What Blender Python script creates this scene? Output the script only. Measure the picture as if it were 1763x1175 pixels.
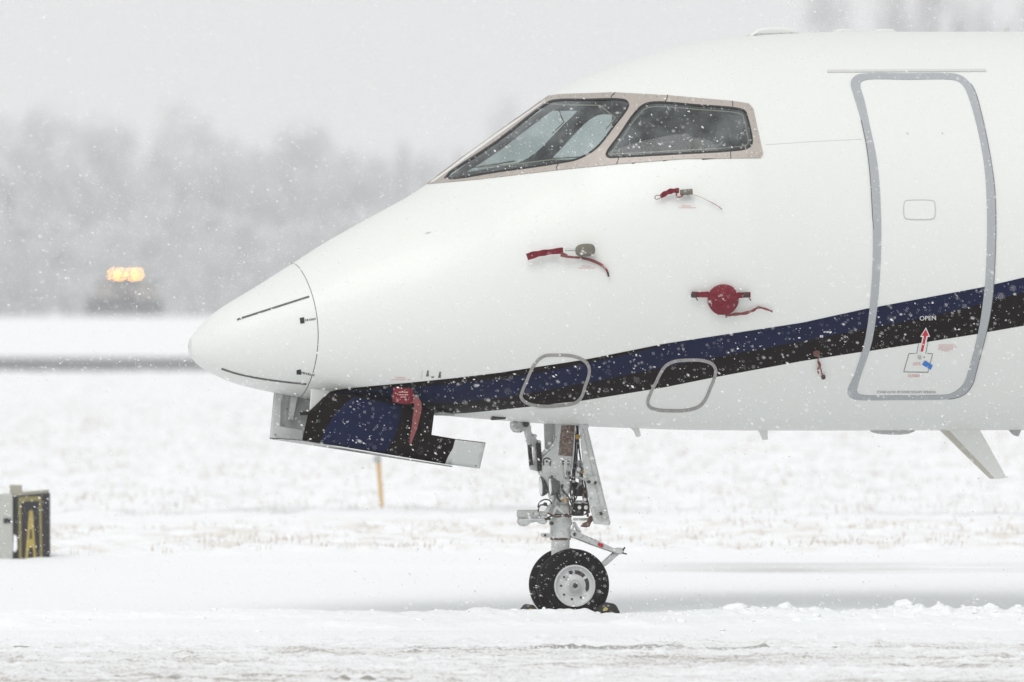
import bpy, math, random
import numpy as np
from mathutils import Vector, Matrix
from mathutils.geometry import delaunay_2d_cdt

random.seed(7)
rng = np.random.default_rng(11)
sc = bpy.context.scene
for o in list(bpy.data.objects):
    bpy.data.objects.remove(o)
COL = sc.collection

# ------------------------------------------------------------------ camera, light, exposure
CZ, FP, HY, DIST = 1.9, 14692.0, 490.0, 48.0          # lens height, focal length in photo pixels, horizon row, metres to the jet
cd = bpy.data.cameras.new('camera')
cd.sensor_width = 36.0
cd.lens = 300.0
cd.shift_y = -(587.5 - HY) / 1763.0
cd.clip_start, cd.clip_end = 0.5, 4000
cd.dof.use_dof = True
cd.dof.focus_distance = 47.3
cd.dof.aperture_fstop = 3.5
cam = bpy.data.objects.new('camera', cd)
COL.objects.link(cam)
cam.location = (0, -DIST, CZ)
cam.rotation_euler = (math.radians(90), 0, 0)
sc.camera = cam

SUN_EL, SUN_AZ = math.radians(48), math.radians(200)
world = bpy.data.worlds.new('World')
sc.world = world
world.use_nodes = True
wn, wl = world.node_tree.nodes, world.node_tree.links
wn.clear()
sky = wn.new('ShaderNodeTexSky')
sky.sky_type = 'NISHITA'
sky.sun_disc = False
sky.sun_elevation = SUN_EL
sky.sun_rotation = SUN_AZ
sky.air_density, sky.dust_density, sky.ozone_density = 1.0, 6.0, 1.0
hsv = wn.new('ShaderNodeHueSaturation')
hsv.inputs['Saturation'].default_value = 0.10
mixw = wn.new('ShaderNodeMix')
mixw.data_type = 'RGBA'
mixw.inputs[0].default_value = 0.72                     # cloud cover: an even grey over most of the sky
mixw.inputs[7].default_value = (8.1, 8.15, 8.2, 1)
bg = wn.new('ShaderNodeBackground')
bg.inputs['Strength'].default_value = 0.108
wo = wn.new('ShaderNodeOutputWorld')
wl.new(sky.outputs[0], hsv.inputs['Color'])
wl.new(hsv.outputs[0], mixw.inputs[6])
wl.new(mixw.outputs[2], bg.inputs['Color'])
wl.new(bg.outputs[0], wo.inputs['Surface'])

sd = bpy.data.lights.new('sun', 'SUN')
sd.energy = 1.15
sd.angle = math.radians(40)
sd.color = (1.0, 0.992, 0.975)
sun = bpy.data.objects.new('sun', sd)
COL.objects.link(sun)
sdir = Vector((math.sin(SUN_AZ) * math.cos(SUN_EL), math.cos(SUN_AZ) * math.cos(SUN_EL), math.sin(SUN_EL)))
sun.rotation_euler = sdir.to_track_quat('Z', 'Y').to_euler()
sun.location = (0, -20, 60)

sc.view_settings.view_transform = 'Standard'
sc.view_settings.look = 'None'
sc.view_settings.exposure = 0.0
sc.view_settings.gamma = 1.0
sc.view_settings.use_curve_mapping = False
sc.render.engine = 'CYCLES'
sc.cycles.use_denoising = True
sc.cycles.volume_bounces = 2
sc.cycles.max_bounces = 10
sc.cycles.transparent_max_bounces = 16
sc.cycles.sample_clamp_indirect = 6.0

# ------------------------------------------------------------------ materials
def mat(name, color, rough=0.5, metal=0.0, coat=0.0, noise=0.0, nscale=8.0, bump=0.0, bscale=40.0, emit=None, spec=0.5):
    m = bpy.data.materials.new(name)
    m.use_nodes = True
    nt = m.node_tree
    b = nt.nodes['Principled BSDF']
    c = tuple(color) + (1,)
    b.inputs['Base Color'].default_value = c
    b.inputs['Roughness'].default_value = rough
    b.inputs['Metallic'].default_value = metal
    b.inputs['Coat Weight'].default_value = coat
    b.inputs['Coat Roughness'].default_value = 0.08
    b.inputs['Specular IOR Level'].default_value = spec
    if emit:
        b.inputs['Emission Color'].default_value = tuple(emit[0]) + (1,)
        b.inputs['Emission Strength'].default_value = emit[1]
    if noise or bump:
        tc = nt.nodes.new('ShaderNodeTexCoord')
    if noise:
        n = nt.nodes.new('ShaderNodeTexNoise')
        n.inputs['Scale'].default_value = nscale
        n.inputs['Detail'].default_value = 5
        nt.links.new(tc.outputs['Object'], n.inputs['Vector'])
        mx = nt.nodes.new('ShaderNodeMix')
        mx.data_type = 'RGBA'
        mx.inputs[6].default_value = tuple(v * (1 - noise) for v in color) + (1,)
        mx.inputs[7].default_value = tuple(min(1, v * (1 + noise)) for v in color) + (1,)
        nt.links.new(n.outputs['Fac'], mx.inputs[0])
        nt.links.new(mx.outputs[2], b.inputs['Base Color'])
    if bump:
        n2 = nt.nodes.new('ShaderNodeTexNoise')
        n2.inputs['Scale'].default_value = bscale
        n2.inputs['Detail'].default_value = 4
        nt.links.new(tc.outputs['Object'], n2.inputs['Vector'])
        bp = nt.nodes.new('ShaderNodeBump')
        bp.inputs['Strength'].default_value = bump
        bp.inputs['Distance'].default_value = 0.02
        nt.links.new(n2.outputs['Fac'], bp.inputs['Height'])
        nt.links.new(bp.outputs[0], b.inputs['Normal'])
    return m

M = {}
M['white'] = mat('white_paint', (0.718, 0.733, 0.710), 0.45, coat=0.12, noise=0.02, nscale=1.5)
M['radome'] = mat('radome_paint', (0.708, 0.727, 0.702), 0.45, coat=0.1)
M['navy'] = mat('navy_paint', (0.006, 0.010, 0.041), 0.45, noise=0.25, nscale=6, spec=0.08)
M['black'] = mat('black_paint', (0.007, 0.004, 0.004), 0.45, noise=0.25, nscale=6, spec=0.08)
M['grey_band'] = mat('grey_band', (0.36, 0.38, 0.40), 0.45, noise=0.06, nscale=5)
M['ring'] = mat('grey_seal', (0.30, 0.29, 0.285), 0.5, noise=0.25, nscale=30)
M['bronze'] = mat('bronze_frame', (0.40, 0.36, 0.325), 0.45, metal=0.15, noise=0.10, nscale=10)
M['seal'] = mat('black_rubber', (0.012, 0.012, 0.013), 0.6)
M['line'] = mat('dark_line', (0.10, 0.10, 0.10), 0.6)
M['soft_line'] = mat('faint_line', (0.45, 0.46, 0.44), 0.6)
M['liner'] = mat('cockpit_liner', (0.035, 0.04, 0.05), 0.8, noise=0.3, nscale=5)
M['blocker'] = mat('dark_blocker', (0.030, 0.038, 0.062), 0.9, noise=0.3, nscale=9)  # for the added daylight-blocking panel
M['lamp_shell'] = mat('lamp_shell', (0.10, 0.10, 0.10), 0.45)
M['fin_edge'] = mat('fin_edge', (0.50, 0.485, 0.42), 0.6)
M['rail'] = mat('rail_white', (0.58, 0.59, 0.57), 0.5)
M['lip'] = mat('lip_grey', (0.22, 0.225, 0.22), 0.5)
M['tan'] = mat('tan_sealant', (0.30, 0.27, 0.19), 0.6)
M['seat'] = mat('seat_leather', (0.16, 0.15, 0.14), 0.6)
M['steel'] = mat('grey_metal', (0.42, 0.43, 0.42), 0.35, metal=0.5, noise=0.15, nscale=30)
M['gear'] = mat('gear_white', (0.51, 0.53, 0.52), 0.42, noise=0.12, nscale=22)
def add_grime(m, scale, dark, lo, hi):
    n, l, math_, noise, ramp, mix, bump, P, S = node_helpers(m)
    b = n['Principled BSDF']; old = b.inputs['Base Color'].links[0].from_socket
    tc = n.new('ShaderNodeTexCoord')
    f = math_('MULTIPLY', ramp(noise(tc.outputs['Object'], scale, 6), lo, hi), 0.75)
    l.new(mix(f, old, dark), b.inputs['Base Color'])
M['gear_grey'] = mat('gear_grey', (0.42, 0.43, 0.42), 0.5, noise=0.2, nscale=25)
add_grime_later = [('gear', 55.0, (0.16, 0.15, 0.14), 0.55, 0.76), ('gear_grey', 45.0, (0.10, 0.095, 0.09), 0.55, 0.74), ('rim', 30.0, (0.15, 0.14, 0.13), 0.60, 0.75), ('tray', 14.0, (0.25, 0.25, 0.24), 0.58, 0.75)]
M['grime'] = mat('oily_dark', (0.035, 0.03, 0.028), 0.45, noise=0.5, nscale=60)
M['brown'] = mat('rust_brown', (0.10, 0.055, 0.035), 0.5, noise=0.4, nscale=60)
M['tyre'] = mat('tyre_rubber', (0.008, 0.007, 0.007), 0.62, noise=0.3, nscale=30, bump=0.2, bscale=90, spec=0.15)
M['rim'] = mat('rim_paint', (0.52, 0.53, 0.53), 0.42, noise=0.1, nscale=25)
M['red'] = mat('red_webbing', (0.19, 0.006, 0.020), 0.8, noise=0.45, nscale=45, bump=0.6, bscale=200)
M['dull_red'] = mat('weathered_red', (0.20, 0.055, 0.055), 0.85, noise=0.3, nscale=60)
M['olive'] = mat('cover_fabric', (0.16, 0.15, 0.12), 0.85, noise=0.35, nscale=60, bump=0.3, bscale=160)
M['amber_metal'] = mat('amber_fitting', (0.45, 0.26, 0.05), 0.5)
M['red_print'] = mat('red_print', (0.62, 0.12, 0.12), 0.5)
M['pale_red_print'] = mat('pale_red_print', (0.66, 0.36, 0.34), 0.5)
M['arrow_red'] = mat('arrow_red', (0.50, 0.01, 0.03), 0.5)
M['print_white'] = mat('white_print', (0.72, 0.73, 0.73), 0.5)
M['blue'] = mat('blue_tape', (0.02, 0.16, 0.55), 0.5)
M['print_dark'] = mat('dark_print', (0.16, 0.16, 0.16), 0.5)
M['tray'] = mat('tray_white_shaded', (0.50, 0.52, 0.51), 0.5, noise=0.12, nscale=14)  # white paint with the hatch's shade put into the colour
M['chock'] = mat('chock_rubber', (0.022, 0.020, 0.019), 0.75, noise=0.4, nscale=40, bump=0.4, bscale=80)
M['chock_yellow'] = mat('chock_yellow', (0.42, 0.36, 0.14), 0.7, noise=0.3, nscale=60)
M['sign_black'] = mat('sign_black', (0.022, 0.020, 0.026), 0.5, noise=0.4, nscale=30)
M['sign_yellow'] = mat('sign_yellow', (0.36, 0.285, 0.075), 0.65, noise=0.3, nscale=25)
M['sign_border'] = mat('sign_border', (0.21, 0.185, 0.075), 0.65, noise=0.35, nscale=25)
M['sign_grey'] = mat('sign_grey', (0.42, 0.43, 0.40), 0.6, noise=0.12, nscale=14)
M['sign_cap'] = mat('sign_cap', (0.34, 0.33, 0.27), 0.7)
M['post'] = mat('orange_post', (0.60, 0.40, 0.19), 0.6, noise=0.12, nscale=20)
M['lamp_glass'] = mat('lamp_lens', (0.68, 0.71, 0.69), 0.12, metal=0.2, coat=0.8)
M['truck_orange'] = mat('truck_paint', (0.36, 0.31, 0.28), 0.6)
M['truck_dark'] = mat('truck_dark', (0.09, 0.095, 0.10), 0.5)
M['truck_glass'] = mat('truck_glass', (0.12, 0.13, 0.14), 0.08)
M['amber_lamp'] = mat('amber_lamp', (0.8, 0.4, 0.05), 0.4, emit=((1.0, 0.43, 0.04), 46.0))
M['head_lamp'] = mat('head_lamp', (0.6, 0.6, 0.58), 0.2)
M['bark'] = mat('bark', (0.05, 0.045, 0.04), 0.9)
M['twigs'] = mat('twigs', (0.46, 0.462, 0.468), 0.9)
M['grass'] = mat('dry_grass', (0.38, 0.29, 0.19), 0.9)
M['snow'] = mat('snow', (0.86, 0.875, 0.89), 0.75, spec=0.2, bump=0.5, bscale=25)

def glass_mat():
    m = bpy.data.materials.new('window_glass')
    m.use_nodes = True
    n, l = m.node_tree.nodes, m.node_tree.links
    n.clear()
    t = n.new('ShaderNodeBsdfTransparent'); t.inputs[0].default_value = (0.66, 0.73, 0.72, 1)
    g = n.new('ShaderNodeBsdfGlossy'); g.inputs['Roughness'].default_value = 0.03
    f = n.new('ShaderNodeFresnel'); f.inputs['IOR'].default_value = 1.5
    mx = n.new('ShaderNodeMixShader'); o = n.new('ShaderNodeOutputMaterial')
    gm = n.new('ShaderNodeNewGeometry'); mr = n.new('ShaderNodeMapRange')
    mr.inputs[3].default_value, mr.inputs[4].default_value = 1.5, 1 / 1.5      # a thin pane is the same from both sides
    l.new(gm.outputs['Backfacing'], mr.inputs[0]); l.new(mr.outputs[0], f.inputs['IOR'])
    l.new(f.outputs[0], mx.inputs[0]); l.new(t.outputs[0], mx.inputs[1]); l.new(g.outputs[0], mx.inputs[2])
    d = n.new('ShaderNodeBsdfDiffuse'); d.inputs[0].default_value = (0.62, 0.68, 0.70, 1)          # frost and wet film, with pale reflection put into the same colour
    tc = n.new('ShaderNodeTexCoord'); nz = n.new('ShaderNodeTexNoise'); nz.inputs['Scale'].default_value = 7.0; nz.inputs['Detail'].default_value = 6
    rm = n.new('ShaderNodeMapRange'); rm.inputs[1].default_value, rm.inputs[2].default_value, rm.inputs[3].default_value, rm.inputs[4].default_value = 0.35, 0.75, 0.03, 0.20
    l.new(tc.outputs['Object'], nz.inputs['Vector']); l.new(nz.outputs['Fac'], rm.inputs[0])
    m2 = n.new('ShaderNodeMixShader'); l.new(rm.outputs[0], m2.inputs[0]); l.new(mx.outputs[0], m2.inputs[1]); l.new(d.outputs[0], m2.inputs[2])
    l.new(m2.outputs[0], o.inputs[0])
    return m
M['glass'] = glass_mat()

def flake_mat():
    m = bpy.data.materials.new('snowflake')
    m.use_nodes = True
    n, l = m.node_tree.nodes, m.node_tree.links
    n.clear()
    d = n.new('ShaderNodeBsdfDiffuse'); d.inputs[0].default_value = (0.97, 0.97, 0.97, 1)
    t = n.new('ShaderNodeBsdfTranslucent'); t.inputs[0].default_value = (0.97, 0.97, 0.97, 1)
    mx = n.new('ShaderNodeMixShader'); mx.inputs[0].default_value = 0.5
    o = n.new('ShaderNodeOutputMaterial')
    l.new(d.outputs[0], mx.inputs[1]); l.new(t.outputs[0], mx.inputs[2]); l.new(mx.outputs[0], o.inputs[0])
    return m
M['flake'] = flake_mat()

# ground colours: only what lies on the ground itself (dry grass stubble, slush, scraped ice)
def node_helpers(m):
    nt = m.node_tree
    n, l = nt.nodes, nt.links
    def math_(op, a, b=None, c=None):
        k = n.new('ShaderNodeMath'); k.operation = op
        for i, v in enumerate((a, b, c)):
            if v is None: continue
            if isinstance(v, (int, float)): k.inputs[i].default_value = v
            else: l.new(v, k.inputs[i])
        return k.outputs[0]
    def noise(vec, scale, detail=4, sx=1, sy=1, sz=1):
        mp = n.new('ShaderNodeMapping'); mp.inputs['Scale'].default_value = (sx, sy, sz)
        l.new(vec, mp.inputs[0])
        t = n.new('ShaderNodeTexNoise'); t.inputs['Scale'].default_value = scale; t.inputs['Detail'].default_value = detail
        l.new(mp.outputs[0], t.inputs['Vector'])
        return t.outputs['Fac']
    def ramp(v, a, b, lo=0.0, hi=1.0):
        k = n.new('ShaderNodeMapRange'); k.interpolation_type = 'SMOOTHSTEP'
        k.inputs[1].default_value, k.inputs[2].default_value = a, b
        k.inputs[3].default_value, k.inputs[4].default_value = lo, hi
        l.new(v, k.inputs[0]); return k.outputs[0]
    def mix(f, a, b):
        k = n.new('ShaderNodeMix'); k.data_type = 'RGBA'
        if isinstance(f, (int, float)): k.inputs[0].default_value = f
        else: l.new(f, k.inputs[0])
        for i, v in ((6, a), (7, b)):
            if isinstance(v, tuple): k.inputs[i].default_value = v + (1,)
            else: l.new(v, k.inputs[i])
        return k.outputs[2]
    def bump(h, strength, dist):
        k = n.new('ShaderNodeBump'); k.inputs['Strength'].default_value = strength; k.inputs['Distance'].default_value = dist
        l.new(h, k.inputs['Height']); return k.outputs[0]
    geo = n.new('ShaderNodeNewGeometry')
    sep = n.new('ShaderNodeSeparateXYZ')
    l.new(geo.outputs['Position'], sep.inputs[0])
    return n, l, math_, noise, ramp, mix, bump, geo.outputs['Position'], sep.outputs

for k_, *a_ in add_grime_later: add_grime(M[k_], *a_)

def snow_ground_mat():
    m = mat('snow_field', (0.86, 0.875, 0.885), 0.8, spec=0.2)
    n, l, math_, noise, ramp, mix, bump, P, S = node_helpers(m)
    b = n['Principled BSDF']
    y, x = S[1], S[0]
    def band(a0, a1, b0, b1):
        return math_('MULTIPLY', ramp(y, a0, a1), ramp(y, b0, b1, 1.0, 0.0))
    # stubble showing through near the edge of the taxiway
    st = math_('MULTIPLY', band(9.2, 11.0, 15.5, 18.0), ramp(noise(P, 1.0, 5, 2.2, 1.6, 1), 0.46, 0.66))
    col = mix(math_('MULTIPLY', st, 0.50), (0.86, 0.875, 0.885), (0.62, 0.55, 0.46))
    st2 = math_('MULTIPLY', band(19, 26, 125, 137), ramp(noise(P, 1.0, 5, 3.6, 0.9, 1), 0.50, 0.66))
    col = mix(math_('MULTIPLY', st2, 0.42), col, (0.58, 0.57, 0.55))
    # packed slush lines: along the taxiway edge, behind the windrow, and in the field
    s1 = math_('MULTIPLY', math_('MULTIPLY', band(6.5, 7.1, 7.3, 8.0), ramp(x, 0.2, 2.0)), ramp(noise(P, 1.0, 3, 0.5, 2, 1), 0.30, 0.62))
    col = mix(math_('MULTIPLY', s1, 0.65), col, (0.42, 0.41, 0.40))
    s2 = math_('MULTIPLY', math_('MULTIPLY', band(0.1, 0.4, 0.9, 1.7), ramp(x, 1.9, 3.0)), ramp(noise(P, 1.0, 3, 0.7, 2, 1), 0.25, 0.60))
    col = mix(math_('MULTIPLY', s2, 0.3), col, (0.44, 0.44, 0.44))
    s3 = math_('MULTIPLY', band(18.6, 19.6, 20.4, 21.6), ramp(noise(P, 1.0, 2, 0.25, 0.6, 1), 0.42, 0.62))
    col = mix(math_('MULTIPLY', s3, 0.5), col, (0.50, 0.50, 0.50))
    l.new(col, b.inputs['Base Color'])
    l.new(bump(noise(P, 30.0, 4), 0.5, 0.01), b.inputs['Normal'])
    return m
M['snow_ground'] = snow_ground_mat()

def apron_mat():
    m = mat('scraped_apron', (0.8, 0.8, 0.8), 0.7, spec=0.3)
    n, l, math_, noise, ramp, mix, bump, P, S = node_helpers(m)
    b = n['Principled BSDF']
    streak = noise(P, 1.0, 6, 0.8, 4.0, 1)
    fine = noise(P, 1.0, 6, 5.0, 10.0, 1)
    grain = noise(P, 1.0, 4, 55.0, 17.0, 1)
    patch = noise(P, 1.0, 3, 0.30, 0.8, 1)
    v = math_('ADD', math_('MULTIPLY', streak, 0.46), math_('ADD', math_('MULTIPLY', fine, 0.34), math_('ADD', math_('MULTIPLY', patch, 0.34), math_('MULTIPLY', grain, 0.34))))
    nearf = ramp(S[1], -3.6, -2.0, 0.0, 0.16)           # less scraped towards the windrow
    v = math_('SUBTRACT', v, nearf)
    col = mix(ramp(v, 0.63, 0.78), (0.85, 0.86, 0.87), (0.74, 0.745, 0.745))
    col = mix(math_('MULTIPLY', ramp(v, 0.755, 0.835), 0.8), col, (0.50, 0.475, 0.44))
    col = mix(math_('MULTIPLY', ramp(v, 0.83, 0.91), 0.7), col, (0.20, 0.19, 0.175))
    yw = math_('ADD', S[1], math_('MULTIPLY', noise(P, 1.0, 3, 0.8, 0.0, 1), 0.5))     # a bare expansion joint
    jn = math_('MULTIPLY', math_('MULTIPLY', ramp(yw, -3.42, -3.32), ramp(yw, -3.24, -3.14, 1.0, 0.0)), math_('MULTIPLY', ramp(noise(P, 1.0, 3, 0.9, 0.1, 1), 0.42, 0.6), ramp(grain, 0.3, 0.55)))
    col = mix(math_('MULTIPLY', jn, 0.8), col, (0.20, 0.19, 0.18))
    l.new(col, b.inputs['Base Color'])
    l.new(bump(grain, 0.6, 0.012), b.inputs['Normal'])
    return m
M['apron'] = apron_mat()

def taxiway_mat():
    m = mat('wet_taxiway', (0.1, 0.1, 0.1), 0.5)
    n, l, math_, noise, ramp, mix, bump, P, S = node_helpers(m)
    b = n['Principled BSDF']
    v = noise(P, 1.0, 4, 0.06, 0.25, 1)
    l.new(mix(ramp(v, 0.35, 0.75), (0.10, 0.10, 0.105), (0.26, 0.26, 0.265)), b.inputs['Base Color'])
    return m
M['taxiway'] = taxiway_mat()

# ------------------------------------------------------------------ object helpers
def mk(name, verts, faces, m, parent=None, smooth=True, normals=None, bevel=0.0):
    me = bpy.data.meshes.new(name)
    me.from_pydata([tuple(v) for v in verts], [], [tuple(int(i) for i in f) for f in faces])
    me.materials.append(M[m] if isinstance(m, str) else m)
    me.polygons.foreach_set('use_smooth', [smooth] * len(me.polygons))
    me.update()
    if normals is not None:
        me.normals_split_custom_set_from_vertices([tuple(v) for v in normals])
    o = bpy.data.objects.new(name, me)
    COL.objects.link(o)
    if parent is not None: o.parent = parent
    if bevel:
        bv = o.modifiers.new('bevel', 'BEVEL'); bv.width = bevel; bv.segments = 2; bv.limit_method = 'ANGLE'; bv.angle_limit = math.radians(40)
    return o

def mk_grid(name, X, Y, Z, m, parent=None):
    r, c = X.shape
    co = np.stack([X, Y, Z], -1).reshape(-1, 3).astype(np.float32)
    i = np.arange(r * c).reshape(r, c)
    q = np.stack([i[:-1, :-1], i[:-1, 1:], i[1:, 1:], i[1:, :-1]], -1).reshape(-1, 4).astype(np.int32)
    return mk_fast(name, co, q, m, parent)

def mk_fast(name, co, q, m, parent=None, smooth=True):
    me = bpy.data.meshes.new(name)
    k = q.shape[1]
    me.vertices.add(len(co)); me.vertices.foreach_set('co', co.astype(np.float32).ravel())
    me.loops.add(q.size); me.loops.foreach_set('vertex_index', q.ravel().astype(np.int32))
    me.polygons.add(len(q)); me.polygons.foreach_set('loop_start', np.arange(0, q.size, k, dtype=np.int32))
    me.polygons.foreach_set('use_smooth', np.full(len(q), smooth))
    me.update(calc_edges=True)
    me.materials.append(M[m])
    o = bpy.data.objects.new(name, me)
    COL.objects.link(o)
    if parent is not None: o.parent = parent
    return o

def thing(name, label, cat, loc=(0, 0, 0), rotz=0.0, group=None):
    o = bpy.data.objects.new(name, None)
    o.empty_display_size = 0.2
    COL.objects.link(o)
    o.location = loc; o.rotation_euler = (0, 0, rotz)
    o['label'] = label; o['category'] = cat
    if group: o['group'] = group
    return o
def tag(o, label, cat, group=None):
    o['label'] = label; o['category'] = cat
    if group: o['group'] = group
    return o
def struct(o): o['kind'] = 'structure'; return o
def stuff(o): o['kind'] = 'stuff'; return o

class MB:
    """collects shapes into one mesh"""
    def __init__(s): s.v, s.f = [], []
    def add(s, v, f):
        k = len(s.v); s.v += [Vector(p) for p in v]; s.f += [tuple(i + k for i in q) for q in f]; return s
    def box(s, c, d, rot=None):
        hx, hy, hz = d[0] / 2, d[1] / 2, d[2] / 2
        v = [Vector((sx * hx, sy * hy, sz * hz)) for sx in (-1, 1) for sy in (-1, 1) for sz in (-1, 1)]
        if rot is not None: v = [rot @ p for p in v]
        c = Vector(c)
        return s.add([p + c for p in v], [(0, 1, 3, 2), (4, 6, 7, 5), (0, 4, 5, 1), (2, 3, 7, 6), (0, 2, 6, 4), (1, 5, 7, 3)])
    def tube(s, pts, r, n=10, caps=True):
        pts = [Vector(p) for p in pts]
        if not isinstance(r, (list, tuple)): r = [r] * len(pts)
        v, f = [], []
        up = None
        for i, p in enumerate(pts):
            d = (pts[min(i + 1, len(pts) - 1)] - pts[max(i - 1, 0)]).normalized()
            if up is None:
                up = Vector((0, 0, 1)) if abs(d.z) < 0.9 else Vector((0, 1, 0))
            a = d.cross(up).normalized(); b = a.cross(d).normalized(); up = b
            for k in range(n):
                t = 2 * math.pi * k / n
                v.append(p + (a * math.cos(t) + b * math.sin(t)) * r[i])
        for i in range(len(pts) - 1):
            for k in range(n):
                f.append((i * n + k, i * n + (k + 1) % n, (i + 1) * n + (k + 1) % n, (i + 1) * n + k))
        if caps:
            f.append(tuple(range(n - 1, -1, -1))); f.append(tuple((len(pts) - 1) * n + k for k in range(n)))
        return s.add(v, f)
    def lathe(s, prof, origin, axis, n=32):
        """prof = [(radius, distance along axis)]"""
        axis = Vector(axis).normalized(); origin = Vector(origin)
        t = Vector((0, 0, 1)) if abs(axis.z) < 0.9 else Vector((1, 0, 0))
        a = axis.cross(t).normalized(); b = axis.cross(a).normalized()
        v, f = [], []
        for (r, h) in prof:
            for k in range(n):
                q = 2 * math.pi * k / n
                v.append(origin + axis * h + (a * math.cos(q) + b * math.sin(q)) * max(r, 1e-5))
        for i in range(len(prof) - 1):
            for k in range(n):
                f.append((i * n + k, i * n + (k + 1) % n, (i + 1) * n + (k + 1) % n, (i + 1) * n + k))
        return s.add(v, f)
    def prism(s, front, back):
        n = len(front)
        f = [tuple(range(n)), tuple(range(2 * n - 1, n - 1, -1))] + [(i, n + i, n + (i + 1) % n, (i + 1) % n) for i in range(n)]
        return s.add(list(front) + list(back), f)
    def build(s, name, m, parent=None, smooth=False, bevel=0.0, rel=None):
        v = s.v if rel is None else [p - Vector(rel) for p in s.v]
        o = mk(name, v, s.f, m, parent, smooth, bevel=bevel)
        if smooth: 
            o.data.set_sharp_from_angle(angle=math.radians(42))
        return o

# value noise
def _hash(i, j, seed):
    h = (i.astype(np.int64) * 374761393 + j.astype(np.int64) * 668265263 + seed * 974634777) & 0x7fffffff
    h = ((h ^ (h >> 13)) * 1274126177) & 0x7fffffff
    return ((h ^ (h >> 16)) & 0xffff) / 65535.0
def vnoise(x, y, seed=0):
    i, j = np.floor(x), np.floor(y)
    fx, fy = x - i, y - j
    fx = fx * fx * (3 - 2 * fx); fy = fy * fy * (3 - 2 * fy)
    a, b = _hash(i, j, seed), _hash(i + 1, j, seed)
    c, d = _hash(i, j + 1, seed), _hash(i + 1, j + 1, seed)
    return (a * (1 - fx) + b * fx) * (1 - fy) + (c * (1 - fx) + d * fx) * fy
def fbm(x, y, seed=0, o=4):
    r, amp, tot = 0, 1.0, 0
    for k in range(o):
        r = r + amp * vnoise(x * 2 ** k, y * 2 ** k, seed + k * 17); tot += amp; amp *= 0.5
    return r / tot
def sstep(v, a, b):
    t = np.clip((v - a) / (b - a), 0, 1); return t * t * (3 - 2 * t)

# ------------------------------------------------------------------ ground
def ground_z(x, y):
    z = 0.0 + 0.05 * sstep(y, -3.0, -1.4)
    rid = np.exp(-((y + 0.75 - 0.5 * (fbm(x * 0.8, y * 0 + 3, 5) - 0.5)) / 0.42) ** 2)
    near_wheel = np.exp(-((x - 0.45) / 0.55) ** 2)
    z = z + rid * (0.006 + 0.046 * fbm(x * 2.3, y * 2.3, 9, 3)) * (1 - 0.6 * near_wheel)
    nearmask = sstep(y, -2.6, -1.0) * (1 - sstep(y, -0.1, 0.5))
    z = z + nearmask * (fbm(x * 9, y * 9, 21) - 0.45) * (0.02 + 0.025 * sstep(x, 0.9, 1.6))
    z = z + sstep(y, -2, 0) * (1 - sstep(y, 100, 130)) * (fbm(x * 0.5, y * 0.4, 31, 3) - 0.5) * 0.035
    z = z - 0.022 * sstep(x, 1.8, 3.0) * sstep(y, 0.1, 0.5) * (1 - sstep(y, 1.2, 2.4))
    z = z + 0.03 * sstep(x, -2.6, -1.2) * sstep(y, 6.9 + 0.5 * fbm(x * 0.4, y * 0, 66), 7.5 + 0.5 * fbm(x * 0.4, y * 0, 66))
    bank = sstep(y, 8.9, 9.9)
    z = z + bank * 0.012 + bank * (1 - sstep(y, 15, 20)) * (fbm(x * 5, y * 4, 41) - 0.45) * 0.10
    fld = sstep(y, 15, 22) * (1 - sstep(y, 128, 137))
    z = z + fld * ((fbm(x * 0.9, y * 0.5, 51) - 0.5) * 0.09 + (fbm(x * 5, y * 3, 52, 3) - 0.5) * 0.11)
    z = z * (1 - sstep(y, 132, 138)) + sstep(y, 132, 138) * -0.02
    z = z + sstep(y, 175, 182) * 0.12 + sstep(y, 200, 330) * 0.14
    z = z - np.clip(y - 395, 0, 805) / 805 * 3.1
    z = z + 16.0 * sstep(x, 22, 90) * sstep(y, 1060, 1180)
    return z

us = np.concatenate([-np.geomspace(8, 0.11, 14), np.linspace(-0.1, 0.1, 430), np.geomspace(0.11, 8, 14)])
usf = np.concatenate([-np.geomspace(8, 0.11, 14), np.linspace(-0.1, 0.1, 900), np.geomspace(0.11, 8, 14)])
def sheet(ds, us=us):
    D, U = np.meshgrid(ds, us, indexing='ij')
    X = np.clip(U * D, -700, 700); Y = D - DIST
    return X, Y
X, Y = sheet(np.concatenate([np.linspace(20, 36, 30), np.arange(36.2, 46.05, 0.05)]), usf)
def crust(x, y):                                        # broken ice crust left by the plough
    q = fbm(x * 5.0, y * 3.2, 61)
    return (np.clip(q - 0.46, 0, 1) * 0.05 + np.clip(fbm(x * 16, y * 10, 67, 3) - 0.52, 0, 1) * 0.05 + (fbm(x * 1.2, y * 5, 64, 3) - 0.5) * 0.014 + (vnoise(x * 26, y * 12, 63) - 0.5) * 0.004) * (1 - sstep(y, -2.6, -2.02))
struct(mk_grid('apron', X, Y, ground_z(X, Y) + crust(X, Y), 'apron'))
dsn = np.concatenate([np.arange(46.0, 56, 0.07), np.arange(56, 66, 0.06), np.arange(66, 120, 0.16), np.arange(120, 190, 0.4), np.geomspace(190, 1560, 170)])
X, Y = sheet(dsn)
Z = ground_z(X, Y)
struct(mk_grid('snow_ground', X, Y, Z, 'snow_ground'))
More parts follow.
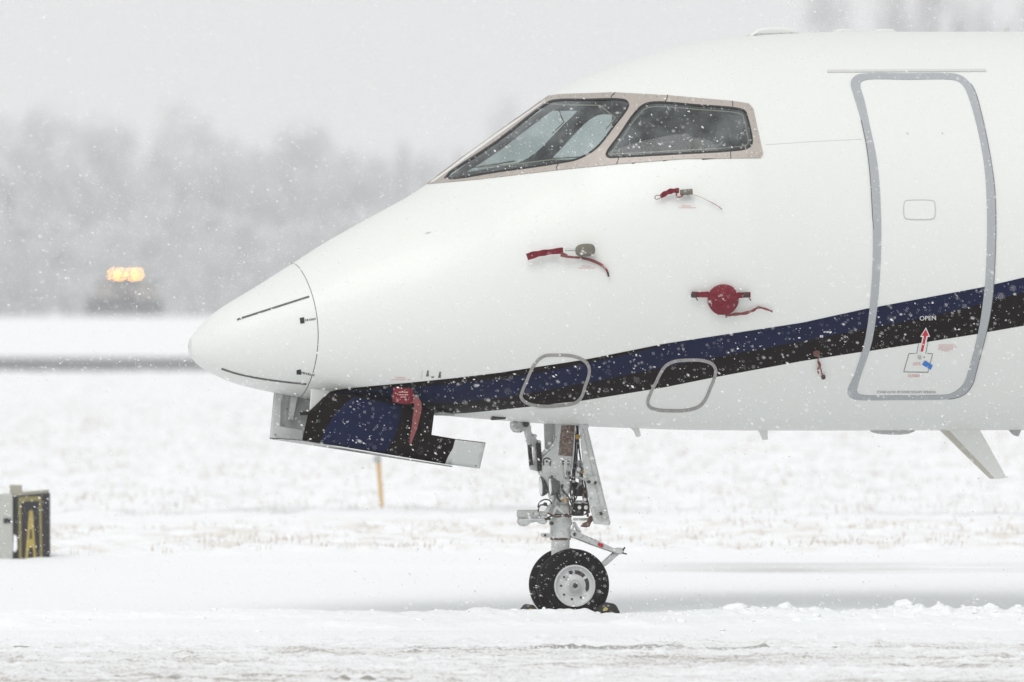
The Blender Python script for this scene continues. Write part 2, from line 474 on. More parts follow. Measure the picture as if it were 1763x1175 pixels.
def ridge_extra(x, y):                                  # lumpy crest of the windrow
    m_ = np.exp(-((y + 0.72 - 0.22 * (fbm(x * 1.1, x * 0 + 7, 81) - 0.5)) / 0.30) ** 2)
    e = np.clip(fbm(x * 4.5, y * 4.5, 82, 4) - 0.46, 0, 1) * 0.055 + np.clip(fbm(x * 15, y * 9, 83, 3) - 0.48, 0, 1) * 0.10
    amt = 0.22 + 0.78 * sstep(x, 0.95, 1.7)
    mound = np.exp(-((y + 0.66) / 0.20) ** 2) * sstep(x, -0.75, -0.05) * (1 - sstep(x, 0.40, 0.50)) * (0.022 + 0.05 * np.clip(fbm(x * 11, y * 9, 85, 3) - 0.36, 0, 1))
    far_left = np.clip(fbm(x * 3.0, y * 2.0, 84, 4) - 0.52, 0, 1) * 0.10 * np.exp(-((y + 1.55) / 0.35) ** 2)
    return m_ * e * amt + mound + far_left - 0.012 * (1 - np.clip(m_ * 1.6 + np.exp(-((y + 1.55) / 0.35) ** 2), 0, 1)) + 0.004
gx = np.concatenate([np.linspace(-7, -4, 100), np.linspace(-3.98, 4.2, 760), np.linspace(4.25, 7, 90)])
xx, yy = np.meshgrid(gx, np.linspace(-2.6, 0.4, 110))
edge_ = np.maximum.reduce([sstep(yy, 0.1, 0.4), 1 - sstep(yy, -2.6, -2.3), sstep(np.abs(xx), 6.6, 7.0)])
struct(mk_grid('snow_ridge', xx, yy, ground_z(xx, yy) + ridge_extra(xx, yy) - 0.03 * edge_, 'snow_ground'))
xx, yy = np.meshgrid(np.linspace(-500, 500, 40), np.linspace(138.5, 174.5, 12))
struct(mk_grid('taxiway', xx, yy, xx * 0 + 0.004, 'taxiway'))

# ------------------------------------------------------------------ the jet: shape
PSI, OX = math.radians(12), 0.355
C_, S_ = math.cos(PSI), math.sin(PSI)
PROF = [(-2.205,1.554,1.554),(-2.201,1.588,1.510),(-2.188,1.608,1.492),(-2.166,1.636,1.464),(-2.136,1.670,1.439),(-2.098,1.710,1.417),(-2.050,1.748,1.392),(-1.994,1.785,1.366),(-1.929,1.824,1.343),(-1.856,1.867,1.324),(-1.774,1.917,1.305),(-1.684,1.973,1.287),(-1.585,2.035,1.269),(-1.418,2.139,1.244),(-1.250,2.232,1.222),(-1.083,2.322,1.201),(-0.916,2.414,1.180),(-0.748,2.528,1.163),(-0.581,2.651,1.148),(-0.413,2.769,1.134),(-0.246,2.882,1.122),(-0.079,2.999,1.111),(0.089,3.077,1.100),(0.256,3.142,1.093),(0.423,3.197,1.086),(0.591,3.242,1.080),(0.758,3.274,1.077),(0.926,3.297,1.075),(1.093,3.312,1.074),(1.260,3.321,1.073),(1.428,3.327,1.072),(1.595,3.331,1.072),(1.763,3.332,1.071),(1.930,3.333,1.071),(2.097,3.334,1.071),(2.265,3.335,1.071),(2.432,3.336,1.071),(2.600,3.337,1.071),(2.767,3.338,1.070),(2.934,3.339,1.070),(3.269,3.341,1.069),(8.0,3.341,1.07),(10.0,3.30,1.45),(12.5,3.08,2.3),(14,2.85,2.75)]
def pchip(xk, yk, x):
    h = np.diff(xk); d = np.diff(yk) / h
    m = np.zeros_like(yk)
    m[1:-1] = np.where(d[:-1] * d[1:] > 0, 3 * (h[:-1] + h[1:]) / ((2 * h[1:] + h[:-1]) / np.where(d[:-1] == 0, 1e-9, d[:-1]) + (h[1:] + 2 * h[:-1]) / np.where(d[1:] == 0, 1e-9, d[1:])), 0)
    m[0], m[-1] = d[0], d[-1]
    i = np.clip(np.searchsorted(xk, x) - 1, 0, len(h) - 1)
    t = (x - xk[i]) / h[i]
    return (2*t**3-3*t**2+1)*yk[i] + (t**3-2*t**2+t)*h[i]*m[i] + (-2*t**3+3*t**2)*yk[i+1] + (t**3-t**2)*h[i]*m[i+1]
P_ = np.array(PROF)
XT = np.concatenate([P_[0, 0] + np.linspace(0, 1, 1500) ** 2 * 0.8, np.linspace(P_[0, 0] + 0.801, 14, 6000)])
ZTT, ZBT = pchip(P_[:, 0], P_[:, 1], XT), pchip(P_[:, 0], P_[:, 2], XT)
def prof(x):
    zt, zb = np.interp(x, XT, ZTT), np.interp(x, XT, ZBT)
    h = (zt - zb) / 2
    return zt, zb, zb + np.minimum(h, 1.06), np.minimum(h * 1.02, 1.12)
def Fim(x, y, z):
    zt, zb, zm, w = prof(x)
    hh = np.where(z > zm, zt - zm, zm - zb)
    g = (y / np.maximum(w, 1e-4)) ** 2 + ((z - zm) / np.maximum(hh, 1e-4)) ** 2 - 1
    return np.where(x < XT[0], 9.0, g)
def normal(P):
    e = 0.006
    x, y, z = P[:, 0], P[:, 1], P[:, 2]
    xm = np.maximum(x - e, XT[0] + 1e-4)
    g = np.stack([(Fim(x + e, y, z) - Fim(xm, y, z)) / (x + e - xm), (Fim(x, y + e, z) - Fim(x, y - e, z)) / (2 * e), (Fim(x, y, z + e) - Fim(x, y, z - e)) / (2 * e)], -1)
    return g / np.linalg.norm(g, axis=1, keepdims=True)
def ray_local(px, py, t):
    X = (px - 881.5) / FP * t; Y = t - DIST; Z = CZ + (HY - py) / FP * t
    dx = X - OX
    return dx * C_ + Y * S_, -dx * S_ + Y * C_, Z
def hit(pts):
    """photo pixels -> points and normals on the port skin, in the jet's own frame"""
    p = np.array(pts, float).reshape(-1, 2)
    P = np.zeros((len(p), 3)); todo = np.arange(len(p)); q = p.copy()
    for _ in range(60):
        t = np.linspace(46.2, 49.2, 260)
        x, y, z = ray_local(q[todo, 0][:, None], q[todo, 1][:, None], t[None])
        g = Fim(x, y, z) < 0
        ok = g.any(1); k = np.where(ok, g.argmax(1), 1); k = np.maximum(k, 1)
        lo, hi = t[k - 1], t[k]
        for _b in range(24):
            mid = (lo + hi) / 2
            ins = Fim(*ray_local(q[todo, 0], q[todo, 1], mid)) < 0
            hi = np.where(ins, mid, hi); lo = np.where(ins, lo, mid)
        P[todo] = np.where(ok[:, None], np.stack(ray_local(q[todo, 0], q[todo, 1], hi), -1), P[todo])
        todo = todo[~ok]
        if len(todo) == 0: break
        d = np.array([1000.0, 480.0]) - q[todo]
        q[todo] += d / np.linalg.norm(d, axis=1, keepdims=True) * 1.5
    return P, normal(P)
def to_px(P):
    x, y, z = P[:, 0], P[:, 1], P[:, 2]
    X = OX + x * C_ - y * S_; Y = DIST + x * S_ + y * C_
    return np.stack([881.5 + FP * X / Y, HY - FP * (z - CZ) / Y], -1)
def L(px, py, yl=0.0):
    """photo pixel -> point of the jet's own frame on the lengthwise plane yl"""
    u, v = (px - 881.5) / FP, (HY - py) / FP
    x = (u * (DIST + yl * C_) - OX + yl * S_) / (C_ - u * S_)
    return Vector((x, yl, CZ + v * (DIST + x * S_ + yl * C_)))
JM = Matrix.Translation((OX, 0, 0)) @ Matrix.Rotation(PSI, 4, 'Z')

def in_poly(p, poly):
    x, y = p[:, 0], p[:, 1]; r = np.zeros(len(p), bool)
    n = len(poly)
    for i in range(n):
        (x1, y1), (x2, y2) = poly[i], poly[(i + 1) % n]
        c = ((y1 > y) != (y2 > y)) & (x < (x2 - x1) * (y - y1) / ((y2 - y1) if y2 != y1 else 1e-9) + x1)
        r ^= c
    return r
def dens(poly, step, closed=True):
    poly = np.array(poly, float); out = []
    n = len(poly)
    for i in range(n if closed else n - 1):
        a, b = poly[i], poly[(i + 1) % n]
        k = max(1, int(np.linalg.norm(b - a) / step))
        out += [a + (b - a) * j / k for j in range(k)]
    if not closed: out.append(poly[-1])
    return np.array(out)
def smooth_poly(poly, sub=6, closed=True):
    p = np.array(poly, float); n = len(p); out = []
    for i in range(n if closed else n - 1):
        p0, p1, p2, p3 = (p[(i - 1) % n], p[i], p[(i + 1) % n], p[(i + 2) % n]) if closed else (p[max(i - 1, 0)], p[i], p[i + 1], p[min(i + 2, n - 1)])
        # centripetal Catmull-Rom
        def tj(t, a, b): return t + max(np.linalg.norm(b - a), 1e-6) ** 0.5
        t0 = 0; t1 = tj(t0, p0, p1); t2 = tj(t1, p1, p2); t3 = tj(t2, p2, p3)
        for k in range(sub):
            t = t1 + (t2 - t1) * k / sub
            A1 = (t1 - t) / (t1 - t0) * p0 + (t - t0) / (t1 - t0) * p1
            A2 = (t2 - t) / (t2 - t1) * p1 + (t - t1) / (t2 - t1) * p2
            A3 = (t3 - t) / (t3 - t2) * p2 + (t - t2) / (t3 - t2) * p3
            B1 = (t2 - t) / (t2 - t0) * A1 + (t - t0) / (t2 - t0) * A2
            B2 = (t3 - t) / (t3 - t1) * A2 + (t - t1) / (t3 - t1) * A3
            out.append((t2 - t) / (t2 - t1) * B1 + (t - t1) / (t2 - t1) * B2)
    if not closed: out.append(p[-1])
    return np.array(out)
def inset(poly, d):
    """offset a closed polygon inwards by d pixels"""
    p = np.array(poly, float)
    area = np.sum(p[:, 0] * np.roll(p[:, 1], -1) - np.roll(p[:, 0], -1) * p[:, 1])
    a, b = p - np.roll(p, 1, 0), np.roll(p, -1, 0) - p
    def nn(e):
        l = np.linalg.norm(e, axis=1, keepdims=True); e = e / np.maximum(l, 1e-9); return np.stack([-e[:, 1], e[:, 0]], -1)
    n1, n2 = nn(a), nn(b); m = n1 + n2; m /= np.maximum(np.linalg.norm(m, axis=1, keepdims=True), 1e-6)
    k = np.clip(np.sum(m * n1, 1, keepdims=True), 0.5, 1)
    return p + m / k * d * (1 if area > 0 else -1)
def cdt(poly, step, holes=()):
    loops = [dens(poly, step)] + [dens(h, step) for h in holes]
    pts, edges, k = [], [], 0
    for lp in loops:
        n = len(lp); pts.append(lp); edges += [(k + i, k + (i + 1) % n) for i in range(n)]; k += n
    bnd = np.concatenate(pts)
    lo, hi = loops[0].min(0), loops[0].max(0)
    gx, gy = np.meshgrid(np.arange(lo[0], hi[0], step), np.arange(lo[1], hi[1], step))
    g = np.stack([gx.ravel(), gy.ravel()], -1)
    ins = in_poly(g, loops[0])
    for h in loops[1:]: ins &= ~in_poly(g, h)
    g = g[ins]
    if len(g):
        keep = np.ones(len(g), bool)
        for s0 in range(0, len(bnd), 256):
            keep &= (np.linalg.norm(g[:, None] - bnd[None, s0:s0 + 256], axis=2).min(1) > step * 0.5)
        g = g[keep]; pts.append(g)
    V = np.concatenate(pts)
    ov, oe, of, _, _, _ = delaunay_2d_cdt([Vector((float(a), float(b))) for a, b in V], edges, [], 2, 1e-6)
    ov = np.array([tuple(v) for v in ov])
    faces = []
    for f in of:
        c = ov[list(f)].mean(0)[None]
        if holes and any(in_poly(c, h)[0] for h in loops[1:]): continue
        a, b, cc = ov[f[0]], ov[f[1]], ov[f[2]]
        ar = (b[0] - a[0]) * (cc[1] - a[1]) - (cc[0] - a[0]) * (b[1] - a[1])
        faces.append(tuple(f) if ar < 0 else tuple(reversed(f)))
    return ov, faces
JET = thing('business_jet', 'white business jet with navy and black stripe, nose pointing left, parked in the snow', 'airplane', (OX, 0, 0), PSI)

def patch(name, poly, m, parent, off=0.002, step=6, holes=(), normals=True, smooth_it=0, skirt=0.0):
    if smooth_it: poly = smooth_poly(poly, smooth_it)
    ov, f = cdt(poly, step, holes)
    P, N = hit(ov)
    V = P + N * off
    nv = len(V)
    if skirt:
        ec = {}
        for q in f:
            for i in range(3):
                a, b = q[i], q[(i + 1) % 3]
                ec[(a, b)] = 1
        be = [(a, b) for (a, b) in ec if (b, a) not in ec]
        idx = sorted({i for e in be for i in e}); mp = {i: nv + k for k, i in enumerate(idx)}
        V = np.concatenate([V, (P + N * (off - skirt))[idx]]); N = np.concatenate([N, N[idx]])
        f = list(f) + [(b, a, mp[a], mp[b]) for a, b in be]
        o = mk(name, V, f, m, parent, True)
        o.data.set_sharp_from_angle(angle=math.radians(45))
        return o
    return mk(name, V, f, m, parent, True, N if normals else None)
def curve_at(c, x):
    c = np.array(c); return np.interp(x, c[:, 0], c[:, 1])
def band(name, top, bot, x0, x1, m, parent, off, clip=None, invert=False, step=5, rows=10):
    """a painted band between two photo curves, laid on the skin"""
    xs = np.linspace(x0, x1, int((x1 - x0) / step) + 2)
    t, b = curve_at(top, xs), curve_at(bot, xs)
    k = np.linspace(0, 1, rows + 1)
    px = np.repeat(xs[:, None], rows + 1, 1); py = t[:, None] * (1 - k) + b[:, None] * k
    P, N = hit(np.stack([px.ravel(), py.ravel()], -1))
    V = P + N * off
    i = np.arange(px.size).reshape(px.shape)
    q = np.stack([i[:-1, :-1], i[1:, :-1], i[1:, 1:], i[:-1, 1:]], -1).reshape(-1, 4)[:, ::-1]
    cx = (px[:-1, :-1] + px[1:, 1:]).ravel() / 2; cy = (py[:-1, :-1] + py[1:, 1:]).ravel() / 2
    okh = (np.abs(b - t)[:-1] + np.abs(b - t)[1:] > 0.5).repeat(rows)
    if clip is not None:
        ins = in_poly(np.stack([cx, cy], -1), clip)
        okh &= ~ins if invert else ins
    q = q[okh]
    used = np.unique(q); mp = np.full(px.size, -1); mp[used] = np.arange(len(used))
    return mk(name, V[used], mp[q], m, parent, True, N[used])
def ribbon(name, path, w, m, parent, off=0.003, closed=False, step=4, taper=None):
    """a raised strip of width w px that follows a photo path over the skin"""
    p = dens(path, step, closed); n = len(p)
    if closed: d = np.roll(p, -1, 0) - np.roll(p, 1, 0)
    else: d = np.gradient(p, axis=0)
    d /= np.maximum(np.linalg.norm(d, axis=1, keepdims=True), 1e-9)
    nr = np.stack([-d[:, 1], d[:, 0]], -1)
    ww = w / 2 if taper is None else (np.interp(np.linspace(0, 1, n), *zip(*taper)) * w / 2)[:, None]
    A, NA = hit(p + nr * ww); B, NB = hit(p - nr * ww)
    rows = np.stack([A - NA * 0.002, A + NA * off, B + NB * off, B - NB * 0.002], 1)
    V = rows.reshape(-1, 3); f = []
    for i in range(n if closed else n - 1):
        j = (i + 1) % n
        for k in range(3): f.append((i * 4 + k, i * 4 + k + 1, j * 4 + k + 1, j * 4 + k))
    if not closed: f += [(0, 1, 2, 3), ((n - 1) * 4 + 3, (n - 1) * 4 + 2, (n - 1) * 4 + 1, (n - 1) * 4)]
    return mk(name, V, f, m, parent, False)
def text(name, s, cx, cy, h, m, parent, off, ang=0.0, width=None, shear=0.0):
    cu = bpy.data.curves.new('lettering', 'FONT'); cu.body = s; cu.size = 1.0; cu.align_x = 'CENTER'; cu.resolution_u = 3
    to = bpy.data.objects.new('lettering', cu); COL.objects.link(to)
    dg = bpy.context.evaluated_depsgraph_get()
    me = bpy.data.meshes.new_from_object(to.evaluated_get(dg))
    bpy.data.objects.remove(to); bpy.data.curves.remove(cu)
    co = np.array([v.co[:2] for v in me.vertices]); fs = [tuple(p.vertices) for p in me.polygons]
    bpy.data.meshes.remove(me)
    ctr = (co.max(0) + co.min(0)) / 2; co = co - ctr
    k = h / 0.7; kx = k if width is None else width / (co[:, 0].max() - co[:, 0].min())
    u, v = co[:, 0] * kx + co[:, 1] * k * shear, -co[:, 1] * k
    ca, sa = math.cos(ang), math.sin(ang)
    P, N = hit(np.stack([cx + u * ca - v * sa, cy + u * sa + v * ca], -1))
    return mk(name, P + N * off, fs, m, parent, False)
def small_print(name, rows, m, parent, off=0.0025, seed=1):
    """rows of tiny unreadable print as separate little bars: (cx, cy, width, height)"""
    r = random.Random(seed); V, f = [], []
    for cx, cy, w, h in rows:
        x = cx - w / 2
        while x < cx + w / 2 - 0.6:
            ww = r.uniform(0.8, 2.0)
            q = [(x, cy - h / 2), (x + ww, cy - h / 2), (x + ww, cy + h / 2), (x, cy + h / 2)]
            f.append(tuple(range(len(V), len(V) + 4))); V += q
            x += ww + r.uniform(0.5, 1.1)
    P, N = hit(V)
    return mk(name, P + N * off, f, m, parent, False)

# photo-crop helpers: readings taken from enlarged views
CW = lambda *a: [(720 + x / 2.843, 130 + y / 2.843) for x, y in a]
CR = lambda *a: [(300 + x / 4.196, 430 + y / 4.196) for x, y in a]
C1 = lambda *a: [(440 + x / 4.195, 620 + y / 4.195) for x, y in a]
C6 = lambda *a: [(860 + x / 4.4075, 590 + y / 4.4075) for x, y in a]
CD = lambda *a: [(1400 + x / 3.176, 30 + y / 3.176) for x, y in a]
CB = lambda *a: [(1380 + x / 3.091, 470 + y / 3.091) for x, y in a]
CP = lambda *a: [(890 + x / 3.526, 310 + y / 3.526) for x, y in a]
C8 = lambda *a: [(870 + x / 5.875, 720 + y / 5.875) for x, y in a]
C7 = lambda *a: [(900 + x / 5.875, 880 + y / 5.875) for x, y in a]

FRAME = CW((82, 520), (604, 143), (648, 102), (690, 95), (960, 86), (1220, 100), (1540, 128), (1618, 140), (1640, 165), (1688, 385), (1676, 405), (1300, 410), (980, 435), (680, 465), (300, 510), (50, 533))
PANE1 = smooth_poly(CW((134, 505), (378, 332), (624, 144), (665, 126), (830, 122), (995, 121), (1022, 130), (1030, 152), (960, 252), (870, 362), (780, 413), (690, 432), (400, 474)), 4)
PANE2 = smooth_poly(CW((921, 388), (985, 295), (1060, 187), (1100, 150), (1150, 135), (1360, 148), (1572, 167), (1600, 180), (1610, 205), (1634, 318), (1628, 346), (1600, 362), (1540, 371), (1250, 388), (990, 402), (930, 402)), 4)

# fuselage skin
xs = np.concatenate([XT[0] + 0.0006 + np.linspace(0, 1, 40) ** 2 * 0.5, np.arange(XT[0] + 0.515, 3.0, 0.015), np.linspace(3.05, 8, 30), np.linspace(8.1, 14, 40)])
NT = 192
th = np.linspace(0, 2 * np.pi, NT, endpoint=False)
def loft(xs, scale=1.0):
    zt, zb, zm, w = prof(xs)
    s_ = np.sin(th)[None]
    Zz = zm[:, None] + scale * np.where(s_ > 0, s_ * (zt - zm)[:, None], s_ * (zm - zb)[:, None])
    Yy = scale * np.cos(th)[None] * w[:, None]
    return np.stack([xs[:, None] + 0 * Yy, Yy, Zz], -1)
def window_mask(P, grow):
    Q = P.copy(); Q[:, 1] = -np.abs(Q[:, 1])
    N = normal(Q)
    px = to_px(Q)
    face = (N[:, 0] * -S_ + N[:, 1] * -C_) > -0.05
    return face & (in_poly(px, inset(PANE1, -grow)) | in_poly(px, inset(PANE2, -grow))) & in_poly(px, inset(FRAME, 8.0))
G = loft(xs); nx_ = len(xs)
Vf = G.reshape(-1, 3)
Nf = normal(np.stack([np.maximum(Vf[:, 0], XT[0] + 0.002), Vf[:, 1], Vf[:, 2]], -1)); Nf[:NT] = (-1, 0, 0)
i = np.arange(nx_ * NT).reshape(nx_, NT)
quads = np.stack([i[:-1], i[1:], np.roll(i[1:], -1, 1), np.roll(i[:-1], -1, 1)], -1).reshape(-1, 4)[:, ::-1]
inside = window_mask(Vf, 2.5)
quads = quads[~inside[quads].any(1)]
SEAM = lambda z: -1.546 + 0.05 * (1.62 - z) - 0.37 * (z - 1.66) ** 2                 # the radome joint leans and bows slightly
ctr = Vf[quads].mean(1)
rad = ctr[:, 0] < SEAM(ctr[:, 2])
def sub(name, q, m):
    used = np.unique(q); mp = np.full(len(Vf), -1); mp[used] = np.arange(len(used))
    return mk(name, Vf[used], mp[q], m, JET, True, Nf[used])
FUS = sub('fuselage', quads[~rad], 'white')
RAD = sub('radome', quads[rad], 'radome')
# radome joint
zz = np.linspace(0, 2 * np.pi, 160, endpoint=False)
v, f = [], []
for k, a in enumerate(zz):
    x = -1.55
    for _ in range(12):
        zt, zb, zm, w = prof(np.array([x])); s_ = math.sin(a)
        z = float((zm + s_ * ((zt - zm) if s_ > 0 else (zm - zb)))[0]); x = SEAM(z)
    y = float(w[0]) * math.cos(a)
    Q = np.array([[x, y, z]]); n_ = normal(Q)[0]
    v += [Q[0] + n_ * 0.0008 + np.array([-0.0022, 0, 0]), Q[0] + n_ * 0.0008 + np.array([0.0022, 0, 0])]
for k in range(160):
    j = (k + 1) % 160; f.append((2 * k, 2 * j, 2 * j + 1, 2 * k + 1))
mk('joint', v, f, 'line', RAD)
ribbon('lightning_strip', CR((455, 508), (500, 492), (975, 340)), 2.6, 'line', RAD, 0.004)
ribbon('lightning_strip', smooth_poly(CR((342, 860), (450, 895), (600, 927), (780, 953), (955, 971)), 5, False), 2.2, 'line', RAD, 0.004)
for pts, lab in ((CR((907, 495), (938, 490), (942, 530), (912, 535)), CR((945, 512), (1028, 500))), (CR((884, 872), (915, 866), (917, 902), (884, 900)), CR((918, 888), (1008, 908)))):
    patch('latch', pts, 'seal', RAD, 0.004, 3, skirt=0.004)
    (x0, y0), (x1, y1) = lab
    small_print('latch_print', [(x0 + (x1 - x0) * (k + .5) / 5, y0 + (y1 - y0) * (k + .5) / 5, (x1 - x0) / 5, 3.4) for k in range(5)], 'print_dark', RAD, 0.002, 5)

# stripes
TOP = [(560, 676), (580, 671.5), (600, 668.5), (650, 664), (700, 659.5), (780, 651.5), (860, 642), (1007, 619.5), (1144, 592), (1380, 556), (1495, 531), (1694, 494), (1763, 478), (1990, 430)]
NTOP = [(560, 676), (600, 672), (700, 668), (780, 661), (860, 653), (928, 642), (1007, 626.5), (1087, 609), (1160, 590.5), (1200, 583.5), (1380, 556), (1495, 531), (1694, 494), (1763, 478), (1990, 430)]
NBOT = [(560, 676.6), (600, 680), (640, 687), (700, 695), (780, 693), (860, 686), (928, 674), (1007, 660), (1087, 644), (1144, 632), (1250, 612), (1380, 588), (1495, 565), (1600, 545), (1694, 522), (1763, 503), (1990, 440)]
BOT = [(560, 677.5), (600, 694), (650, 702), (743, 713), (800, 711.5), (860, 706), (1003, 690), (1144, 667), (1234, 649), (1380, 622), (1503, 603), (1694, 573), (1763, 561), (1990, 520)]
DOUT = smooth_poly(CD((205, 365), (210, 345), (232, 323), (275, 312), (500, 311), (740, 310), (785, 315), (825, 333), (860, 367), (885, 410), (922, 540), (960, 720), (990, 920), (998, 1120)) + CB((1022, 60), (1010, 180), (985, 310), (930, 520), (912, 585), (880, 632), (830, 660), (760, 670), (500, 673), (290, 672), (262, 662), (245, 640), (250, 615), (290, 520), (340, 340), (375, 30)) + CD((325, 1100), (310, 860), (290, 700), (260, 560), (225, 440)), 4)
DIN = smooth_poly(CD((257, 378), (262, 358), (295, 345), (520, 345), (755, 345), (795, 356), (825, 385), (840, 415), (890, 580), (935, 820), (950, 1100)) + CB((978, 20), (965, 150), (940, 310), (880, 545), (860, 590), (830, 620), (785, 643), (700, 648), (500, 650), (330, 648), (302, 640), (296, 620), (310, 560), (375, 360), (415, 30)) + CD((370, 1100), (350, 800), (310, 600), (280, 460)), 4)
DMID = inset(DOUT, 7)
for nm, a, b, m_, x0 in (('black_stripe', TOP, NTOP, 'black', 562), ('navy_stripe', NTOP, NBOT, 'navy', 562), ('black_stripe', NBOT, BOT, 'black', 562)):
    rr = 3 if a is TOP else 12
    x1 = 1200 if a is TOP else 1900
    band(nm, a, b, x0, x1, m_, FUS, 0.0012, DMID, True, rows=rr)

# passenger door
DOOR = patch('passenger_door', inset(DOUT, 3.0), 'white', JET, 0.003, 8, skirt=0.004)
for nm, a, b, m_ in (('navy_stripe', NTOP, NBOT, 'navy'), ('black_stripe', NBOT, BOT, 'black')):
    band(nm, a, b, 1440, 1740, m_, DOOR, 0.0042, DMID, False, rows=12)
patch('door_surround', DOUT, 'grey_band', DOOR, 0.0062, 6, holes=[DIN], skirt=0.006)
edge = np.concatenate([DOUT[32:4 * 21]])
ribbon('door_gap', dens(edge, 4, False), 1.0, 'line', DOOR, 0.0068)
ribbon('door_gap', smooth_poly(CD((330, 1160), (325, 1100), (310, 860), (290, 700), (262, 565)), 5, False) + np.array([0.0, 0]), 0.8, 'line', DOOR, 0.0068)
ribbon('rain_rail', [(1424, 123.6), (1697, 122.2)], 4.0, 'rail', FUS, 0.006)
hp = smooth_poly([(1556, 352), (1558, 347), (1564, 345.5), (1602, 345.5), (1608, 347.5), (1609.6, 353), (1609.6, 370), (1607.5, 376), (1602, 378), (1564, 378), (1558, 376), (1556, 371)], 3)
HP = patch('handle_panel', inset(hp, 0.8), 'white', DOOR, 0.0045, 6, skirt=0.002)
ribbon('panel_gap', hp, 1.2, 'soft_line', HP, 0.0052, True)
for q in CD((515, 637), (706, 636)):
    patch('fastener', [(q[0] + 1.5 * math.cos(t), q[1] + 1.5 * math.sin(t)) for t in np.linspace(0, 2 * math.pi, 8, endpoint=False)], 'soft_line', DOOR, 0.0048, 3)
text('open_lettering', 'OPEN', 1597, 547.3, 7.6, 'print_white', DOOR, 0.006, math.radians(-2), 28)
text('closed_lettering', 'CLOSED', 1573, 646.3, 4.2, 'red_print', DOOR, 0.006, 0, 20)
text('notice_lettering', 'STAND CLEAR OF DOOR DURING OPENING', 1560, 674.2, 4.0, 'print_dark', DOOR, 0.006, 0, 101)
arrow = CB((660, 297), (676, 333), (664, 333), (645, 416), (632, 416), (650, 333), (637, 333))
patch('arrow_border', CB((661, 288), (683, 338), (670, 338), (651, 421), (625, 421), (643, 338), (630, 338)), 'print_white', DOOR, 0.0058, 3)
patch('arrow', arrow, 'arrow_red', DOOR, 0.0066, 3)
for a, b in ((CB((571, 428)), CB((543, 525))), (CB((697, 428)), CB((672, 527))), (CB((571, 428)), CB((605, 428))), (CB((668, 428)), CB((697, 428))), (CB((543, 525)), CB((672, 527))), (CB((622, 375)), CB((612, 428))), (CB((673, 365)), CB((660, 428)))):
    ribbon('marking_line', [a[0], b[0]], 0.7, 'line', DOOR, 0.0052)
patch('lock_knob', [(1583 + 3.2 * math.cos(t), 614.3 + 3 * math.sin(t)) for t in np.linspace(0, 2 * math.pi, 12, endpoint=False)], 'gear_grey', DOOR, 0.011, 3, skirt=0.008)
patch('fastener', [(1591 + 1.2 * math.cos(t), 614.3 + 1.2 * math.sin(t)) for t in np.linspace(0, 2 * math.pi, 8, endpoint=False)], 'line', DOOR, 0.005, 3)
patch('blue_tape', CB((656, 463), (697, 490), (686, 513), (640, 485)), 'blue', DOOR, 0.0062, 3)
small_print('red_print', [(1578, 624.5, 12, 1.5), (1578, 627.5, 13, 1.5)], 'pale_red_print', DOOR, 0.006, 3)
small_print('red_print', [(1629, 593.5, 27, 1.5), (1631, 597, 30, 1.5), (1627, 600.5, 24, 1.5), (1628, 603.5, 14, 1.5)], 'pale_red_print', DOOR, 0.006, 4)

# small print and marks on the skin
small_print('red_print', [(1182, 355, 16, 1.6), (1183, 358, 28, 1.4)], 'pale_red_print', FUS, 0.002, 6)
small_print('red_print', [(1010, 458.5, 17, 1.6), (1011, 461.8, 30, 1.4)], 'pale_red_print', FUS, 0.002, 7)
small_print('red_print', [(690, 650.5, 16, 1.6), (690, 653.8, 31, 1.4)], 'pale_red_print', FUS, 0.002, 8)
small_print('stripe_print', [(1425, 571.5, 14, 2.6), (1414, 579, 5, 4)], 'print_white', FUS, 0.0028, 9)
for q in (C1((1230, 118), (1252, 118), (1250, 75), (1240, 75)), C1((1268, 118), (1294, 118), (1290, 130), (1272, 130)), C1((1318, 128), (1338, 128), (1340, 85), (1328, 85))):
    patch('jacking_mark', q, 'line', FUS, 0.0022, 3)
ribbon('panel_line', C1((1208, 75), (1198, 105), (1200, 135)), 0.6, 'soft_line', FUS, 0.0018)
ribbon('panel_line', [(1318, 249.5), (1400, 244), (1484, 240)], 0.9, 'rail', FUS, 0.0012)
patch('jacking_mark', [(731, 402.5), (738, 400.2), (743, 399.8), (736, 402.8)], 'soft_line', FUS, 0.0018, 3)

# access panels with grey sealed edges
R1 = smooth_poly(C6((340, 90), (450, 84), (560, 92), (640, 122), (685, 170), (692, 235), (662, 330), (630, 420), (580, 466), (450, 490), (280, 488), (190, 460), (153, 415), (162, 365), (200, 275), (240, 185), (285, 125)), 4)
R2 = smooth_poly(C6((1390, 122), (1460, 120), (1545, 125), (1620, 152), (1652, 205), (1642, 270), (1610, 350), (1570, 440), (1520, 495), (1420, 524), (1300, 528), (1190, 520), (1130, 495), (1114, 450), (1140, 370), (1180, 290), (1220, 210), (1262, 160), (1325, 131)), 4)
for R in (R1, R2):
    a = patch('access_panel', R, 'ring', JET, 0.0035, 5, holes=[inset(R, 5.2)], skirt=0.004)
    q = dens(R, 9)
    V, f = [], []
    for c in inset(R, 2.6)[::5]:
        f.append(tuple(range(len(V), len(V) + 6))); V += [(c[0] + 0.75 * math.cos(t), c[1] + 0.75 * math.sin(t)) for t in np.arange(6) * math.pi / 3]
    P, N = hit(V); stuff(mk('screws', P + N * 0.0042, f, 'line', a, False))

